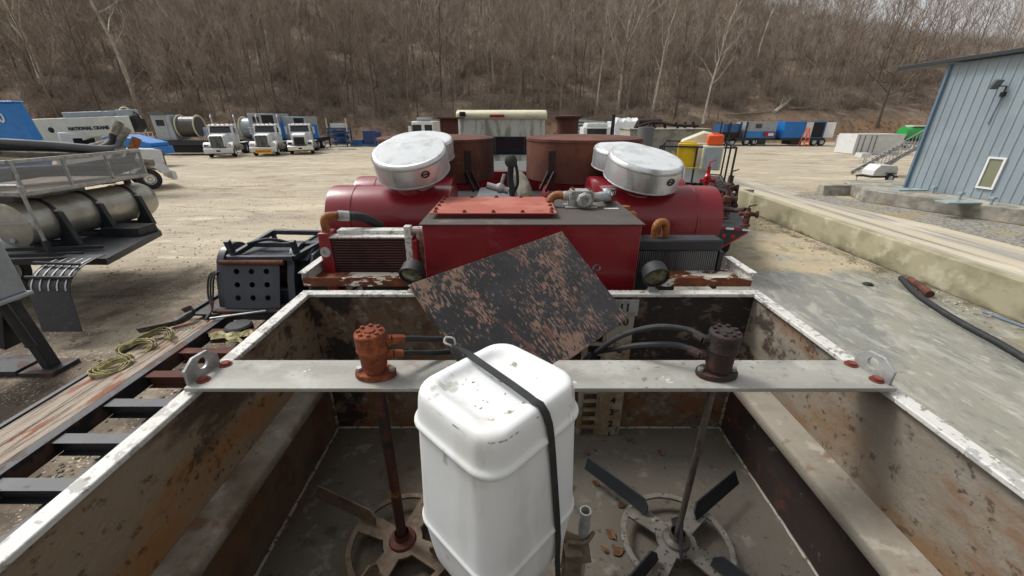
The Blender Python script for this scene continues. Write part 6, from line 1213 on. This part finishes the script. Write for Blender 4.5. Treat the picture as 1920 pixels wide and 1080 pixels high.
MB().box((x-2.9, 32.98, 2.15), (x-1.4, 32.999, 2.75)).build('windshield', 'glass', t); MB().cyl((x-.9, 33.3, 1), (x-.9, 33.3, 3.75), .14, 12).build('exhaust_pipe', 'dark', t)
for q in (-2.8, -1.5, .4, 1.4): wheel(t, (x+q, 33.2, .5), .5, .35, (0, -1, 0), 'white', 1)
c = P(1110, 262, 38); x = c.x; t = thing('slatted_trailer', 'distant pale blue slat-sided trailer, just right of the round exhaust stack', 'trailer', (x, 38, 0)); o = MB()
for z in (2.2, 2.5, 2.8, 3.1): o.bar((x-1.8, 38, z+.25), (x+1.2, 38, z), .08, .16)
for q in (-1.7, -.7, .3, 1.1): o.bar((x+q, 38.05, .9), (x+q, 38.05, 3.2), .08, .08)
o.build('slat_side', 'hatchblue', t); MB().box((x-1.8, 38.1, .8), (x+1.3, 40, 1.2)).build('bed', 'black', t); MB().box((x+1.5, 38, 1.2), (x+2.6, 39.5, 3.2)).build('cab', 'white', t, bevel=.08)
# ---- blue container units by the hill
def container(name, label, px0, px1, py, yy, hgt, m, cat='container', ridge=True, zb=1.0):
    a, b = P(px0, py, yy), P(px1, py, yy); x0, x1 = a.x, b.x; t = thing(name, label, cat, ((x0+x1)/2, yy, 0)); k = MB().box((x0, yy, zb), (x1, yy+2.5, zb+hgt))
    if ridge:
        n = int((x1-x0)/.28)
        for i in range(n): q = x0+.1+(x1-x0-.2)*i/n; k.box((q, yy-.03, zb+.12), (q+.12, yy-.001, zb+hgt-.12))
        k.box((x0, yy-.05, zb+hgt-.1), (x1, yy-.001, zb+hgt+.01)).box((x0, yy-.05, zb-.02), (x1, yy-.001, zb+.1))
    k.build('shell', m, t); return t, x0, x1
t, x0, x1 = container('flatbed_cabin', 'grey-over-blue cabin with one small dark window on a black trailer', 1393, 1451, 262, 57, 1.98, 'grey', zb=.98, cat='cabin')
MB().box((x0-.02, 56.93, 1.03), (x1+.02, 56.969, 1.8)).build('blue_band', 'blue', t); wz = 2.2; MB().box((x0+1.3, 56.92, wz), (x0+2.1, 56.96, wz+.5)).build('window', 'glass', t)
MB().box((x0-1, 56.9, .7), (x1+.3, 59.4, 1.0)).box((x0+1.6, 57, .15), (x0+3.1, 59, .69)).build('trailer_bed', 'black', t); MB().box((x1-1.6, 56.7, 1.2), (x1-.2, 56.9, 1.7)).build('locker', 'redlight', t); MB().box((x1-1.1, 56.68, 1.25), (x1-.4, 56.699, 1.6)).build('label_panel', 'white', t)
for q in (.5, 1.6): wheel(t, (x0+q, 57.1, .5), .5, .4, (0, -1, 0), 'white', 1)
t, x0, x1 = container('open_container', 'bright blue container with its white-backed doors swung open', 1465, 1541, 262, 56.5, 2.02, 'blue', zb=.98)
MB().box((x0+3.7, 56.43, 1.1), (x0+5.2, 56.449, 2.88)).build('doorway_shade_panel', 'dark', t)  # black sheet on the closed shell paints the shade inside the doorway
MB().bar((x0+2.75, 56.4, 2.0), (x0+3.65, 56.4, 2.0), .06, 1.85).build('door', 'white', t); MB().bar((x1, 56.4, 2.0), (x1+.8, 55.8, 2.0), .06, 1.85).build('door', 'white', t)
MB().box((x0-.3, 56.4, .7), (x1+.2, 59, 1.02)).box((x0+1.4, 56.6, .15), (x0+2.8, 58.6, .69)).build('trailer_bed', 'black', t)
for q in (4.4, 5.4): wheel(t, (x0+q, 56.6, .5), .5, .4, (0, -1, 0), 'white', 1)
lx = P(1511, 280, 54.6); o = MB()
for s in (-.3, .3): o.bar((lx.x+s, 54.6, 0), (lx.x+s*.6, 55.2, 2.3), .08, .06); o.bar((lx.x+s*1.1, 55.8, 0), (lx.x+s*.6, 55.25, 2.3), .06, .06)
for i in range(6): o.bar((lx.x-.28+.02*i, 54.65+.1*i, .3+.34*i), (lx.x+.28-.02*i, 54.65+.1*i, .3+.34*i), .07, .05)
tag(o.build('step_ladder', 'orange', loc=(lx.x, 54.6, 0)), 'orange stepladder standing before the open blue container', 'ladder')
t, x0, x1 = container('flatbed_unit', 'dark blue pump unit with black frame posts, left of the grey-over-blue cabin', 1352, 1386, 262, 57, 1.0, 'blue_mid', 'machine', False, 1.7)
for q in (-.4, .8, 2.2, 3.): MB().bar((x0+q, 56.8, .8), (x0+q, 56.8, 2.95), .16, .16).build('frame_post', 'black', t)
MB().box((x0-.6, 56.7, .6), (x1+.5, 59, 1.0)).build('trailer_bed', 'black', t); MB().box((x0, 57, 1.01), (x1, 58.5, 1.69)).build('engine', 'rust_dark', t)
for q in (.2, 1.4): wheel(t, (x0+q, 56.9, .5), .5, .4, (0, -1, 0), 'white', 1)
t, x0, x1 = container('shipping_container', 'long white shipping container on the ground left of the blue shed', 1603, 1692, 270, 43.5, 1.9, 'white', zb=.05)
o = MB()
for q in (.3, .8, 1.5, 2.0): o.cyl((x0+q, 43.44, .2), (x0+q, 43.44, 1.85), .03, 6)
o.build('locking_rods', 'grey_dark', t)
c = G(1591, 275); tag(MB().box((c.x-.75, c.y, 0), (c.x+.7, c.y+1.5, 1.25)).box((c.x-.6, c.y-.02, .5), (c.x+.5, c.y-.001, 1.05)).box((c.x-.8, c.y-.05, 1.251), (c.x+.75, c.y+1.55, 1.35)).build('site_box', 'white', bevel=.03, loc=c), 'small white cabinet left of the white shipping container', 'box')
c = P(1716, 272, 50); t = thing('green_tanker', 'bright green tank vehicle glimpsed beyond the shed corner', 'vehicle', (c.x, 50, 0)); MB().cyl((c.x-1.2, 51, 1.75), (c.x+5, 51, 1.75), .75, 24).build('tank', 'green', t); MB().box((c.x-2, 50.2, .6), (c.x+5, 52, 1.0)).build('chassis', 'black', t); MB().box((c.x-.5, 50.5, 2.51), (c.x+3, 51.6, 2.65)).build('walkway', 'white', t)
for q in (-.8, .6, 3.8): wheel(t, (c.x+q, 50.2, .5), .5, .4, (0, -1, 0), 'white', 1)
# ---- towed compressor and the stairs beside the shed
c = G(1655, 341); x, y = c.x, c.y; t = thing('towed_compressor', 'small white towed compressor on two wheels before the metal stairs', 'compressor', (x, y, 0)); t.scale = (.74,)*3
MB().prism([(x-.95, .45), (x+.95, .45), (x+.95, .95), (x+.75, 1.25), (x-.55, 1.32), (x-.95, .9)], y, y+1.2, 'y').build('body', 'white', t, bevel=.05); MB().box((x-1.1, y-.02, .32), (x+1.1, y+1.2, .449)).bar((x-1.1, y+.5, .4), (x-1.9, y+.5, .42), .1, .1).build('chassis', 'black', t); wheel(t, (x+.35, y-.12, .32), .32, .2, (0, -1, 0), 'white', 1); MB().box((x-.05, y-.2, .66), (x+.75, y-.02, .7)).build('mud_guard', 'black', t)
MB().bar((x-1.8, y+.5, .42), (x-1.8, y+.5, 0), .06, .06).build('jockey_leg', 'grey', t)
c = G(1680, 338); x, y = c.x+1.1, c.y+1.6; t = thing('metal_stairs', 'grey metal stairs with slatted guard rails beside the shed', 'stairs', (x, y, 0)); o = MB()
for s in (0, 1.2): o.bar((x-1.7, y+s, .1), (x+1.3, y+s, 2.0), .08, .25)
for i in range(9): o.box((x-1.6+.33*i, y+.05, .2+.21*i), (x-1.3+.33*i, y+1.15, .24+.21*i))
o.bar((x+1.3, y, 2.0), (x+3, y, 2.0), .08, .2).bar((x+1.3, y+1.2, 2.0), (x+3, y+1.2, 2.0), .08, .2).bar((x+1.2, y, 0), (x+1.2, y, 2), .1, .1).bar((x-1.2, y-.05, 0), (x+.2, y-.05, 1.3), .1, .1); o.build('stair_frame', 'galv', t)
o = MB(); o.bar((x-1.7, y, 1.1), (x+1.3, y, 3.0), .05, .05)
for i in range(14): o.bar((x-1.6+.21*i, y, .2+.133*i), (x-1.6+.21*i, y, 1.15+.133*i), .03, .03)
o.build('guard_rail', 'galv', t)
c = G(1622, 306); tag(MB().cyl(c, c+Vector((0, 0, .45)), .05, 8).box((c.x-.5, c.y, .45), (c.x+.3, c.y+.7, .8)).box((c.x-.5, c.y, .25), (c.x-.44, c.y+.05, .46)).cyl(c+Vector((.25, .5, 0)), c+Vector((.25, .5, .45)), .04, 8).build('white_pump', 'white', bevel=.03, loc=c), 'small white pump on legs left of the towed compressor', 'pump')
